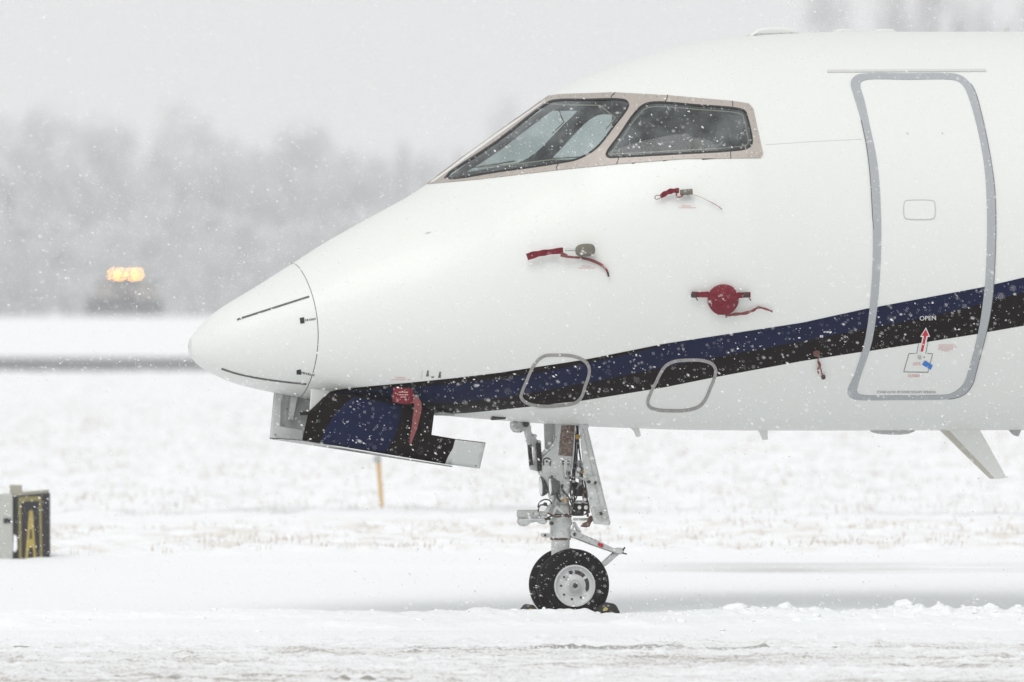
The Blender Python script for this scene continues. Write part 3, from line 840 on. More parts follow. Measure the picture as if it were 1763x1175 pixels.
# ------------------------------------------------------------------ cockpit windows
def mirrored(o, parent):
    c = o.copy(); c.data = o.data.copy(); c.modifiers.clear()
    me = c.data
    vs = [Vector((v.co.x, -v.co.y, v.co.z)) for v in me.vertices]
    fs = [tuple(reversed(p.vertices)) for p in me.polygons]
    nm = o.name.split('.')[0]
    mt = me.materials[0]
    bpy.data.objects.remove(c)
    return mk(nm, vs, fs, mt, parent, True)
pane_bound = [inset(PANE1, -0.5), inset(PANE2, -0.5)]
WF = patch('cockpit_window_frame', FRAME, 'bronze', JET, 0.005, 5, holes=pane_bound, skirt=0.006)
subs = []
for P0 in (PANE1, PANE2):
    pn = patch('window_pane', P0, 'glass', WF, 0.003, 6)
    sl = patch('window_seal', inset(P0, -1.2), 'seal', WF, 0.0065, 4, holes=[inset(P0, 2.0)], skirt=0.05)
    subs += [pn, sl]
tanp = [CW((330, 445), (460, 438), (600, 420), (725, 402)), CW((640, 140), (760, 145), (890, 147), (965, 208), (920, 262))]
for t in tanp: subs.append(ribbon('heater_strip', t, 1.8, 'tan', WF, 0.001))
tanp2 = inset(PANE2, 6.5)
subs.append(ribbon('heater_strip', tanp2, 1.5, 'tan', WF, 0.001, True))
V, f = [], []
fi = dens(inset(FRAME, 4), 17)
for c in fi:
    if c[0] < 800 or any(in_poly(c[None], inset(p, -2))[0] for p in (PANE1, PANE2)): continue
    f.append(tuple(range(len(V), len(V) + 6))); V += [(c[0] + 0.8 * math.cos(t), c[1] + 0.8 * math.sin(t)) for t in np.arange(6) * math.pi / 3]
P, N = hit(V); subs.append(stuff(mk('frame_screws', P + N * 0.0056, f, 'line', WF, False)))
for p in (CW((965, 87), (945, 108), (948, 119)), CW((1222, 99), (1218, 118), (1205, 137)), CW((1538, 128), (1540, 156)), CW((690, 432), (678, 452), (682, 465)), CW((982, 402), (978, 425), (970, 436)), CW((1528, 372), (1530, 408))):
    subs.append(ribbon('frame_joint', p, 1.2, 'seal', WF, 0.0062, step=3))
WF2 = mirrored(WF, JET); WF2['label'] = 'bronze window frame on the far side of the cockpit'
for s_ in subs:
    m2 = mirrored(s_, WF2)
    if 'kind' in s_: m2['kind'] = 'stuff'

# cockpit interior
xi = np.arange(-0.85, 1.36, 0.02)
Gi = loft(xi, 0.94); Vi = Gi.reshape(-1, 3)
ii = np.arange(len(xi) * NT).reshape(len(xi), NT)
qi = np.stack([ii[:-1], ii[1:], np.roll(ii[1:], -1, 1), np.roll(ii[:-1], -1, 1)], -1).reshape(-1, 4)
Wi = loft(xi, 1.0).reshape(-1, 3)
insi = window_mask(Wi, 12.0)
qi = qi[~insi[qi].any(1)]
LIN = mk('cockpit_liner', Vi, [tuple(q) for q in qi] + [tuple(ii[-1]), tuple(ii[0][::-1])], 'liner', JET)
def zl(px, py, yl): return L(px, py, yl)
mb = MB()
gx0, gx1 = L(790, 312).x, L(985, 300).x
hw = float(prof(np.array([gx0]))[3][0]) * 0.55
gz_ = L(900, 306).z
mb.prism([Vector((gx0, -hw, gz_ - 0.02)), Vector((gx1, -0.72, gz_ + 0.02)), Vector((gx1, 0.72, gz_ + 0.02)), Vector((gx0, hw, gz_ - 0.02))], [Vector((gx0, -hw, gz_ - 0.12)), Vector((gx1, -0.72, gz_ - 0.12)), Vector((gx1, 0.72, gz_ - 0.12)), Vector((gx0, hw, gz_ - 0.12))])
mb.build('glareshield', 'liner', JET, bevel=0.02)
MB().box((0.82, 0.34, 2.62), (1.06, 0.03, 0.9)).build('daylight_blocker', 'blocker', JET, bevel=0.01)  # added dark panel, keeps far-side daylight out of the side window
for sy in (-0.42, 0.42):
    s_ = MB(); bx = 0.62
    s_.box((bx + 0.10, sy, 2.35), (0.12, 0.44, 0.62), Matrix.Rotation(math.radians(12), 3, 'Y'))
    s_.box((bx + 0.17, sy, 2.76), (0.10, 0.26, 0.20), Matrix.Rotation(math.radians(12), 3, 'Y'))
    s_.build('pilot_seat', 'seat', JET, bevel=0.03)

# ------------------------------------------------------------------ belly and roof fittings
def blade(name, pts, y0, t, m, parent=JET, bevel=0.004):
    a = [L(px, py, y0) for px, py in pts]
    return MB().prism([p + Vector((0, -t / 2, 0)) for p in a], [p + Vector((0, t / 2, 0)) for p in a]).build(name, m, parent, bevel=bevel)
blade('belly_antenna', [(1080, 733), (1100, 731), (1100, 738), (1103, 751), (1096, 753.5), (1091, 742)], 0, 0.02, 'white')
blade('belly_antenna', [(1303, 738), (1322, 737), (1321, 746), (1322, 757), (1313, 758), (1309, 748)], 0, 0.02, 'white')
p0, p1 = L(1497, 741.5, -0.05), L(1576, 742.5, -0.05)
mb = MB(); ax = (p1 - p0).normalized(); ln = (p1 - p0).length
mb.lathe([(0.0, 0), (0.010, 0.012), (0.018, 0.045), (0.022, 0.11), (0.022, 0.18), (0.016, 0.23), (0.0, ln)], p0, ax, 20)
mb.build('belly_pod', 'gear_grey', JET, True)
BA = blade('blade_antenna', CB((735, 838), (770, 822), (940, 822), (950, 842), (1085, 1083), (1080, 1094), (1015, 1097), (1000, 1090)), -0.10, 0.030, 'white', bevel=0.008)
blade('leading_edge', CB((737, 839), (782, 838), (1022, 1090), (1014, 1098), (1000, 1092)), -0.10, 0.034, 'fin_edge', BA, 0.004)
blade('beacon_mount', [(1734, 737), (1752, 735), (1757, 740), (1752, 752), (1745, 749)], -0.05, 0.05, 'gear_grey')
p0, p1 = L(1290, 58.5, 0), L(1372, 57, 0)
mb = MB()
for k in range(1):
    prf = [(1290, 60), (1298, 56), (1306, 50), (1318, 47.5), (1345, 47), (1362, 49), (1371, 55), (1372, 62), (1330, 66), (1295, 66)]
    fr = [L(a, b, -0.06) for a, b in prf]
    mb.prism(fr, [p + Vector((0, 0.12, 0)) for p in fr])
RA = mb.build('roof_antenna', 'white', JET, bevel=0.015)
blade('antenna_base', [(1292, 61.5), (1298, 58.5), (1370, 57), (1372, 60.5), (1330, 63)], 0, 0.15, 'gear_grey', RA, 0.003)
for c in (1453, 1522):
    blade('roof_antenna', [(c - 17, 57), (c - 15, 52.5), (c - 9, 50.8), (c + 10, 50.8), (c + 15, 52.5), (c + 17, 57)], 0, 0.10, 'white', bevel=0.006)
blade('roof_light', [(1728, 57), (1731, 47), (1737, 46), (1737, 57)], 0, 0.03, 'rail')
blade('drain_mast', [(846, 716), (868, 707), (873, 711), (869, 722), (846, 724)], -0.16, 0.05, 'grime')
blade('belly_vent', C1((1270, 390), (1330, 374), (1430, 388), (1440, 402), (1300, 402)), -0.18, 0.03, 'gear_grey')

# ------------------------------------------------------------------ open nose hatch under the radome
def bowed(poly, y0, bow, step=8):
    ov, f = cdt(poly, step)
    V = []
    zc = 0.5 * (ov[:, 1].min() + ov[:, 1].max()); hh = 0.5 * (ov[:, 1].max() - ov[:, 1].min())
    for (a, b) in ov: V.append(L(a, b, y0 + bow * ((b - zh0) / zh1) ** 2))
    return V, f
zh0, zh1 = 700.0, 100.0
def shell(name, poly, y0, bow, m, parent, thick):
    V, f = bowed(poly, y0, bow)
    o = mk(name, V, f, m, parent, True)
    sm = o.modifiers.new('thickness', 'SOLIDIFY'); sm.thickness = thick; sm.offset = -1
    return o
SK = C1((530, 238), (487, 275), (440, 325), (385, 378), (362, 480), (340, 580), (1365, 752), (1620, 785), (1662, 602), (1440, 575), (1270, 545), (1282, 450), (1293, 360), (1180, 345), (1060, 325), (900, 290), (680, 245))
HATCH = shell('nose_hatch', SK, -0.33, 0.07, 'black', JET, 0.016)
HATCH['label'] = 'open nose hatch hanging below the radome, black and navy'
shell('navy_patch', C1((712, 268), (1058, 332), (1045, 440), (1000, 560), (940, 676), (468, 598), (510, 490), (575, 390), (640, 320)), -0.3325, 0.07, 'navy', HATCH, 0.002)
shell('white_tab', C1((1442, 576), (1662, 602), (1620, 786), (1368, 752), (1395, 690), (1425, 640)), -0.3325, 0.07, 'tray', HATCH, 0.002)
shell('far_side', C1((135, 240), (180, 232), (700, 300), (1250, 400), (1240, 700), (340, 590), (105, 560)), 0.02, -0.03, 'tray', HATCH, 0.014)
lip = [L(*C1((105, 566))[0], 0.02), L(*C1((340, 583))[0], -0.30), L(*C1((1420, 768))[0], -0.30), L(*C1((1420, 768))[0], 0.02)]
mb = MB(); mb.prism(lip, [p - Vector((0, 0, 0.005)) for p in lip]); mb.build('floor_plate', 'gear_grey', HATCH, bevel=0.002)
q = C1((103, 566), (340, 597), (900, 690), (1420, 770))
MB().tube([L(a, b, -0.345 if a > 530 else -0.02) for a, b in q], 0.0045).build('bottom_lip', 'lip', HATCH, True)
def plate(name, pts, y, t, m, parent, bevel=0.003):
    a = [L(px, py, y) for px, py in pts]
    return MB().prism([p + Vector((0, -t, 0)) for p in a], a).build(name, m, parent, bevel=bevel)
plate('edge_frame', C1((138, 235), (190, 225), (192, 262), (178, 300), (172, 480), (330, 508), (345, 580), (105, 562)), -0.005, 0.03, 'tray', HATCH)
plate('rib', C1((250, 262), (298, 262), (262, 432), (228, 432)), -0.005, 0.04, 'gear', HATCH)
plate('hinge', C1((196, 232), (330, 262), (385, 205), (395, 240), (380, 268), (250, 262)), -0.02, 0.02, 'tray', HATCH)
MB().lathe([(0, -0.02), (0.011, -0.018), (0.011, 0.03), (0, 0.03)], L(*C1((345, 385))[0], -0.03), (1, 0, 0), 14).build('latch_pin', 'grime', HATCH, True)
for a in C1((143, 541), (1592, 765), (228, 355), (240, 405)):
    y_ = -0.345 if a[0] > 600 else -0.04
    MB().lathe([(0, -0.004), (0.004, -0.003), (0.004, 0.002)], L(a[0], a[1], y_), (0, 1, 0), 8).build('fastener', 'line', HATCH, True)
patch('panel_gap', C1((395, 205), (525, 228), (440, 300), (388, 362)), 'white', FUS, 0.001, 6) if False else None
plate('hatch_bracket', C1((398, 205), (540, 225), (440, 318), (388, 365)), -0.20, 0.02, 'white', HATCH)

# ------------------------------------------------------------------ nose landing gear
def pr(pts, y0, y1):
    a = [L(px, py, y0) for px, py in pts]
    return a, [Vector((p.x, y1, p.z)) for p in a]
def prism(name, pts, y0, y1, m, parent, bevel=0.004):
    a, b = pr(pts, y0, y1); return MB().prism(a, b).build(name, m, parent, bevel=bevel)
STRUT = prism('landing_gear_leg', C8((505, 20), (712, 20), (700, 240), (690, 330), (672, 560), (652, 760), (610, 835), (500, 835), (440, 640), (372, 552), (378, 400), (440, 330), (492, 260), (510, 180)), -0.075, 0.075, 'gear', JET, 0.01)
prism('side_plate', C8((405, 20), (505, 20), (512, 180), (490, 262), (415, 330)), -0.02, 0.03, 'gear_grey', STRUT)
MB().tube([L(*q, -0.075) for q in smooth_poly(C8((512, 60), (514, 180), (495, 255), (430, 325), (378, 362)), 5, False)], 0.006).build('edge_flange', 'gear', STRUT, True)
def placard_mat():
    m = mat('placard', (0.10, 0.06, 0.045), 0.5)
    n, l, math_, noise, ramp, mix, bump, P, S = node_helpers(m)
    w = n.new('ShaderNodeTexWave'); w.bands_direction = 'Z'; w.inputs['Scale'].default_value = 46; w.inputs['Distortion'].default_value = 0.6; w.inputs['Detail Scale'].default_value = 60
    tc = n.new('ShaderNodeTexCoord'); l.new(tc.outputs['Object'], w.inputs['Vector'])
    v = math_('MULTIPLY', ramp(w.outputs['Fac'], 0.45, 0.7), ramp(noise(tc.outputs['Object'], 120.0, 3), 0.4, 0.6))
    l.new(mix(v, (0.095, 0.05, 0.038), (0.34, 0.29, 0.25)), n['Principled BSDF'].inputs['Base Color'])
    return m
prism('placard', C8((570, 78), (705, 74), (692, 230), (676, 388), (540, 376), (552, 230)), -0.079, -0.0745, placard_mat(), STRUT, 0)
prism('placard_rim', C8((706, 40), (716, 40), (700, 330), (682, 520), (670, 520), (692, 240)), -0.082, -0.06, 'gear', STRUT, 0.002)
def boss(parent, c, y, r, h, m='gear', n=18):
    return MB().lathe([(0, -h), (r * .8, -h), (r, -h * .7), (r, 0.02)], L(c[0], c[1], y), (0, 1, 0), n).build('boss', m, parent, True)
b = boss(STRUT, C8((418, 440))[0], -0.075, 0.016, 0.008); MB().lathe([(0, -0.004), (0.006, -0.003), (0.006, 0.004)], L(*C8((418, 440))[0], -0.084), (0, 1, 0), 10).build('bolt', 'grime', STRUT, True)
MB().tube([L(*q, -0.078) for q in smooth_poly(C8((388, 480), (388, 420), (420, 405), (452, 420), (452, 485)), 4, False)], 0.003, 8).build('bracket', 'grime', STRUT, True)
prism('lock_link', C8((590, 420), (632, 418), (630, 500), (615, 545), (628, 600), (612, 610), (592, 545)), -0.092, -0.07, 'gear', STRUT, 0.004)
for c in ((585, 440), (636, 440), (586, 465), (636, 465), (610, 562), (655, 580), (612, 605), (580, 680), (470, 590)):
    MB().lathe([(0, -0.01), (0.005, -0.009), (0.005, 0.01)], L(*C8(c)[0], -0.082), (0, 1, 0), 8).build('bolt', 'grime', STRUT, True)
# forward drag link with its two springs
LINK = prism('drag_link', C8((195, 95), (225, 60), (262, 80), (265, 140), (305, 190), (345, 250), (352, 380), (330, 500), (375, 550), (260, 522), (300, 420), (300, 300), (250, 275), (222, 200)), -0.03, 0.03, 'gear', JET, 0.006)
prism('hinge_block', C8((78, 40), (250, 40), (256, 78), (200, 120), (160, 152), (112, 148), (82, 100)), -0.05, 0.05, 'gear_grey', LINK, 0.008)
MB().lathe([(0, -0.02), (0.016, -0.018), (0.018, 0.01)], L(*C8((205, 62))[0], -0.05), (0, 1, 0), 16).build('bolt', 'grime', LINK, True)
MB().lathe([(0, -0.02), (0.010, -0.018), (0.010, 0.01)], L(*C8((130, 122))[0], -0.05), (0, 1, 0), 16).build('bolt', 'rim', LINK, True)
def spring(parent, a, b, y, r, turns):
    A, B = L(*a, y), L(*b, y); d = B - A; t1 = Vector((0, 1, 0)); t2 = d.normalized().cross(t1)
    pts = [A + d * (k / (turns * 8)) + (t1 * math.cos(k * math.pi / 4) + t2 * math.sin(k * math.pi / 4)) * r for k in range(turns * 8 + 1)]
    o = MB().tube(pts, 0.0042, 6).tube([A - d * 0.06, B + d * 0.06], r * 0.55, 10)
    return o.build('spring', 'grime', parent, True)
spring(LINK, C8((243, 265))[0], C8((262, 480))[0], -0.05, 0.0095, 15)
spring(LINK, C8((335, 250))[0], C8((352, 535))[0], -0.05, 0.012, 18)
for c in ((238, 258), (342, 240), (262, 492), (358, 545), (300, 180), (228, 232)):
    MB().lathe([(0, -0.014), (0.009, -0.012), (0.010, 0.014), (0, 0.014)], L(*C8(c)[0], -0.05), (0, 1, 0), 12).build('bolt', 'steel', LINK, True)
# landing lights
for (c, y, r) in (((385, 690), 0.05, 0.056), ((478, 690), -0.11, 0.052)):
    o_ = L(*C8(c)[0], y)
    d = Vector((-0.985, 0.02, -0.06)).normalized()
    lamp = MB().lathe([(0.0, -0.045), (0.02, -0.04), (r * 0.8, -0.018), (r * 0.97, 0.0), (r, 0.006), (r, 0.014), (r * 0.93, 0.016)], o_, d, 28).build('landing_light', 'lamp_shell', JET, True)
    MB().lathe([(r * 0.93, 0.0142), (r * 0.8, 0.017), (r * 0.5, 0.020), (0, 0.021)], o_, d, 28).build('lens', 'lamp_glass', lamp, True)
    MB().tube([o_ - d * 0.04, L(*C8((490, 640))[0], -0.03)], 0.007, 8).build('lamp_bracket', 'gear', lamp, True)
# steering collar and cylinder
CX = C8((558, 900))[0][0]
def vl(name, prof_, cx, y, m, parent):
    """a turned vertical part: prof_ = (radius px, row)"""
    o_ = L(cx, 900, y); b = [(r / 306.0, L(cx, row, y).z - o_.z) for r, row in prof_]
    return MB().lathe(b, o_, (0, 0, 1), 36).build(name, m, parent, True)
COLLAR = vl('steering_collar', [(0, 858), (13, 858), (15, 862), (15, 868), (19, 872), (20, 878), (20, 884), (18.5, 886), (18.5, 894), (20, 896), (20, 903), (17.5, 906), (17.5, 921), (18.5, 922.5), (18.5, 926), (0, 926.5)], CX, 0, 'gear', JET)
vl('rusty_ring', [(17.2, 926), (17.6, 926.4), (17.6, 929.6), (16.5, 930)], CX, 0, 'brown', COLLAR)
vl('dark_ring', [(20.3, 884.6), (20.6, 885), (20.6, 886.2), (20.3, 886.6)], CX, 0, 'grime', COLLAR)
CYL = MB().lathe([(0, 0), (0.020, 0.0), (0.024, 0.004), (0.024, 0.118), (0.015, 0.122), (0.015, 0.17), (0, 0.17)], L(*C8((122, 972))[0], -0.075), (1, 0, 0), 20).build('steering_cylinder', 'gear_grey', JET, True)
prism('cylinder_housing', C8((140, 1012), (330, 1012), (420, 1010), (440, 1050), (395, 1082), (330, 1050), (260, 1062), (215, 1100), (160, 1095), (136, 1055)), -0.09, -0.02, 'gear', CYL, 0.012)
prism('brace_link', C8((355, 1000), (470, 850), (520, 805), (545, 820), (500, 880), (400, 1015), (372, 1020)), -0.085, -0.06, 'gear', COLLAR, 0.005)
prism('collar_lug', C8((470, 980), (500, 890), (520, 880), (610, 960), (640, 985), (620, 1000), (520, 925), (495, 985)), -0.082, -0.06, 'gear', COLLAR, 0.004)
prism('lower_lug', C7((203, 232), (240, 225), (300, 235), (300, 268), (240, 270), (205, 262)), -0.03, 0.03, 'gear', COLLAR, 0.004)
MB().lathe([(0, -0.01), (0.006, -0.01), (0.006, 0.01)], L(*C7((225, 247))[0], -0.03), (0, 1, 0), 10).build('bolt', 'grime', COLLAR, True)
for (pts, r, m_) in ((C8((330, 905), (345, 855), (400, 825), (450, 835), (470, 870)), 0.004, 'grime'), (C8((340, 990), (335, 920), (360, 880), (430, 890)), 0.004, 'grime'), (C8((400, 1025), (440, 1010), (470, 990)), 0.007, 'grime'), (C8((600, 760), (602, 810), (590, 850)), 0.005, 'steel'), (C8((640, 870), (650, 930), (640, 1010)), 0.004, 'brown'), (C8((655, 830), (680, 790), (690, 720)), 0.005, 'grime'), (C8((540, 700), (545, 760), (560, 810)), 0.004, 'grime')):
    MB().tube([L(*q, -0.092) for q in smooth_poly(pts, 4, False)], r, 8).build('hose', m_, COLLAR, True)
for c, m_ in (((602, 832), 'amber_metal'), ((440, 1015), 'grime'), ((620, 985), 'grime'), ((470, 1065), 'grime'), ((405, 872), 'grime')):
    MB().lathe([(0, -0.012), (0.010, -0.01), (0.011, 0.012)], L(*C8(c)[0], -0.09), (0, 1, 0), 10).build('fitting', m_, COLLAR, True)
PISTON = vl('piston', [(16.0, 926), (15.8, 930), (15.8, 975), (13, 990), (13, 1012), (0, 1012)], CX, 0, 'gear', JET)
AXC = L(990, 1009, -0.145)
MB().tube([Vector((AXC.x, -0.13, AXC.z)), Vector((AXC.x, 0.13, AXC.z))], 0.028, 16).build('axle', 'steel', PISTON, True)
prism('axle_fork', [(952, 960), (980, 958), (1001, 1000), (1000, 1020), (980, 1020), (956, 995)], -0.04, 0.04, 'gear', PISTON, 0.008)
# torque link
TL = prism('torque_link', C7((485, 225), (500, 200), (540, 195), (600, 232), (760, 298), (940, 385), (1012, 372), (1030, 410), (1000, 442), (950, 430), (720, 350), (560, 285), (500, 272), (484, 250)), -0.05, 0.05, 'gear', JET, 0.005)
prism('lower_arm', C7((935, 415), (985, 432), (850, 552), (790, 585), (770, 560), (830, 510)), -0.03, 0.03, 'gear', TL, 0.004)
prism('red_tag', C7((765, 318), (816, 338), (808, 372), (758, 350)), -0.053, -0.049, 'arrow_red', TL, 0)
MB().lathe([(0, -0.012), (0.009, -0.01), (0.009, 0.01)], L(*C7((525, 235))[0], -0.05), (0, 1, 0), 12).build('bolt', 'grime', TL, True)
MB().tube([L(*C7((1005, 425))[0], -0.05), L(*C7((1052, 437))[0], -0.05)], 0.004, 8).tube([L(*C7((1012, 400))[0], -0.05), L(*C7((1034, 368))[0], -0.05)], 0.005, 8).build('pin', 'grime', TL, True)
prism('stop_arm', C7((510, 118), (535, 108), (555, 150), (598, 215), (575, 225), (545, 190)), -0.03, 0.0, 'gear', TL, 0.004)
MB().tube([L(*C7((490, 215))[0], -0.03), L(*C7((520, 140))[0], -0.03)], 0.006, 8).build('stop_rod', 'gear', TL, True)
# rear gear door
GD = prism('gear_door', C8((748, 60), (822, 60), (900, 380), (1062, 1058), (1050, 1084), (900, 1070), (860, 880), (800, 560)), -0.155, -0.135, 'gear', JET, 0.004)
prism('door_edge', C8((822, 92), (832, 92), (1066, 1058), (1054, 1086), (1044, 1060)), -0.158, -0.125, 'gear_grey', GD, 0.002)
MB().tube([L(*C8((785, 110))[0], -0.157), L(*C8((975, 950))[0], -0.157)], 0.003, 6).build('door_groove', 'gear_grey', GD, True)
prism('door_bracket', C8((835, 600), (930, 575), (960, 640), (930, 668), (850, 670)), -0.185, -0.15, 'gear_grey', GD, 0.006)
RODM = MB().tube([L(*C8((655, 580))[0], -0.10), L(*C8((900, 650))[0], -0.185)], 0.0075, 10); RODM.build('door_rod', 'gear_grey', GD, True)
for c in ((690, 590), (845, 645), (905, 655), (968, 965)):
    MB().lathe([(0, -0.014), (0.009, -0.012), (0.009, 0.016)], L(*C8(c)[0], -0.175 if c[0] > 800 else -0.12), (0, 1, 0), 10).build('bolt', 'grime', GD, True)
prism('door_hinge', C8((770, 70), (840, 72), (850, 100), (780, 96)), -0.16, -0.10, 'gear', GD, 0.003)
prism('grime_patch', C8((900, 900), (1010, 880), (1030, 960), (1045, 1040), (960, 1050), (905, 1000)), -0.157, -0.15, 'gear_grey', GD, 0)
# actuator and plumbing between leg and door
ACT = MB().lathe([(0, 0), (0.014, 0), (0.016, 0.02), (0.010, 0.03), (0.010, 0.09), (0.02, 0.10), (0.022, 0.17), (0.014, 0.19), (0, 0.19)], L(*C8((770, 770))[0], 0.0), L(*C8((735, 280))[0], 0.0) - L(*C8((770, 770))[0], 0.0), 16).build('actuator', 'steel', JET, True)
for c, d_ in (((740, 730), (95, 120)), ((760, 890), (150, 110)), ((730, 960), (110, 60)), ((700, 690), (60, 90))):
    a = L(*C8(c)[0], 0.0); MB().box(a, (d_[0] / 5.875 / 306, 0.07, d_[1] / 5.875 / 306)).build('valve_block', 'grime', ACT, bevel=0.006)
for pts, r, m_, y in ((((722, 60), (728, 200), (715, 400), (700, 600), (705, 760)), 0.006, 'grime', -0.03), (((735, 80), (745, 300), (770, 480), (775, 600), (800, 760), (850, 960)), 0.005, 'grime', -0.06), (((728, 240), (722, 330), (735, 470), (740, 560)), 0.004, 'steel', -0.07),
                     (((690, 420), (700, 560), (690, 700), (700, 850), (690, 930)), 0.005, 'grime', -0.05), (((700, 850), (760, 860), (830, 800), (810, 700)), 0.005, 'steel', -0.07), (((760, 560), (800, 640), (820, 780), (845, 930), (800, 980)), 0.0045, 'grime', -0.08),
                     (((725, 100), (730, 320), (705, 520)), 0.0035, 'navy', -0.08), (((660, 860), (760, 850), (830, 862)), 0.004, 'steel', -0.08), (((690, 1026), (840, 1024)), 0.007, 'gear', -0.04), (((745, 700), (720, 800), (700, 850)), 0.004, 'grime', -0.09)):
    MB().tube([L(*q, y) for q in smooth_poly(C8(*pts), 4, False)], r, 8).build('hose', m_, ACT, True)
for c, m_, r in (((732, 190), 'amber_metal', 0.014), ((780, 545), 'amber_metal', 0.009), ((742, 520), 'print_white', 0.012), ((733, 575), 'print_white', 0.010), ((750, 905), 'print_white', 0.010), ((815, 905), 'print_white', 0.011), ((805, 825), 'print_white', 0.009), ((885, 1020), 'amber_metal', 0.008), ((690, 640), 'rim', 0.008)):
    MB().lathe([(0, -0.012), (r, -0.01), (r, 0.015), (0, 0.015)], L(*C8(c)[0], -0.075), (0.2, 1, 0.1), 12).build('fitting', m_, ACT, True)
prism('shimmy_link', C8((770, 1100), (800, 1065), (840, 1050), (850, 1010), (880, 985), (905, 1020), (870, 1060), (855, 1100), (820, 1108)), -0.10, -0.06, 'brown', ACT, 0.004)
for pts, r, m_, y in ((((545, 640), (520, 720), (530, 800), (560, 850)), 0.006, 'grime', -0.09), (((570, 680), (585, 740), (640, 800), (680, 900)), 0.005, 'grime', -0.095), (((470, 700), (500, 780), (490, 860), (450, 940)), 0.005, 'lip', -0.095),
                     (((640, 540), (665, 640), (660, 760), (690, 860)), 0.006, 'grime', -0.09), (((430, 960), (520, 1000), (600, 985), (670, 1000)), 0.005, 'brown', -0.095), (((700, 120), (712, 300), (690, 480), (680, 640), (665, 700)), 0.007, 'grime', -0.05),
                     (((800, 700), (790, 800), (820, 900), (835, 1000)), 0.007, 'brown', -0.06), (((760, 420), (780, 520), (760, 640), (720, 720)), 0.006, 'lip', -0.07)):
    MB().tube([L(*q, y) for q in smooth_poly(C8(*pts), 4, False)], r, 8).build('hose', m_, ACT, True)
# belly fairing round the leg
patch('gear_bay_rim', C6((270, 500), (400, 500), (640, 455), (720, 470), (690, 560), (660, 610), (560, 640), (300, 610)), 'white', FUS, 0.0016, 5)

def wheel(y, side):
    o_ = Vector((AXC.x, y, AXC.z)); d = Vector((0, side, 0)); R = 0.206
    ty = MB().lathe([(0.118, 0.045), (0.122, 0.052), (0.135, 0.056), (0.165, 0.058), (0.188, 0.050), (0.200, 0.034), (0.205, 0.022), (0.2025, 0.019), (0.2025, 0.016), (R, 0.013), (R, 0.002), (0.203, 0), (0.203, -0.002), (R, -0.005), (R, -0.014), (0.2025, -0.017), (0.2025, -0.02), (0.205, -0.024), (0.188, -0.050), (0.165, -0.058), (0.135, -0.056), (0.118, -0.045)], o_, d, 64)
    W = ty.build('wheel', 'tyre', JET, True)
    MB().lathe([(0.119, 0.044), (0.1175, 0.055), (0.110, 0.056), (0.106, 0.050), (0.098, 0.040), (0.092, 0.036), (0.060, 0.035), (0.055, 0.040), (0.040, 0.044), (0.036, 0.058), (0.030, 0.060)], o_, d, 48).build('rim', 'rim', W, True)
    MB().lathe([(0.118, -0.044), (0.110, -0.05), (0.090, -0.03), (0.0, -0.03)], o_, d, 40).build('rim_back', 'rim', W, True)
    MB().lathe([(0.0345, 0.057), (0.031, 0.0635), (0.018, 0.066), (0.012, 0.060), (0, 0.058)], o_, d, 24).build('hub_cap', 'steel', W, True)
    MB().lathe([(0.0115, 0.0605), (0.009, 0.0655), (0, 0.0665)], o_ + Vector((0.004, 0, 0)), d, 14).build('axle_nut', 'grime', W, True)
    for k in range(9):
        a = math.radians(20 + 40 * k)
        c = o_ + Vector((math.cos(a) * 0.076, 0, math.sin(a) * 0.076))
        MB().lathe([(0.0062, 0.0345), (0.0062, 0.0405), (0, 0.041)], c, d, 8).build('wheel_bolt', 'grime', W, True)
    for a0, a1 in ((-18, 30), (42, 88), (100, 112)):                  # lightening slots
        vs, fs = [], []
        A = [math.radians(a0 + (a1 - a0) * k / 10) for k in range(11)]
        mb = MB()
        fr = [o_ + d * 0.0368 + Vector((math.cos(a) * 0.087, 0, math.sin(a) * 0.087)) for a in A] + [o_ + d * 0.0368 + Vector((math.cos(a) * 0.066, 0, math.sin(a) * 0.066)) for a in reversed(A)]
        mb.prism(fr, [p - d * 0.012 for p in fr]); mb.build('rim_slot', 'grime', W)
    return W
MB().tube([L(*q, 0.06) for q in smooth_poly(C7((242, 488), (190, 550), (152, 630), (130, 740)), 5, False)], 0.0022, 6).build('sidewall_line', 'rim', JET, True) if False else None
wheel(-0.145 + 0.058, -1)
wheel(0.145 - 0.03, 1)

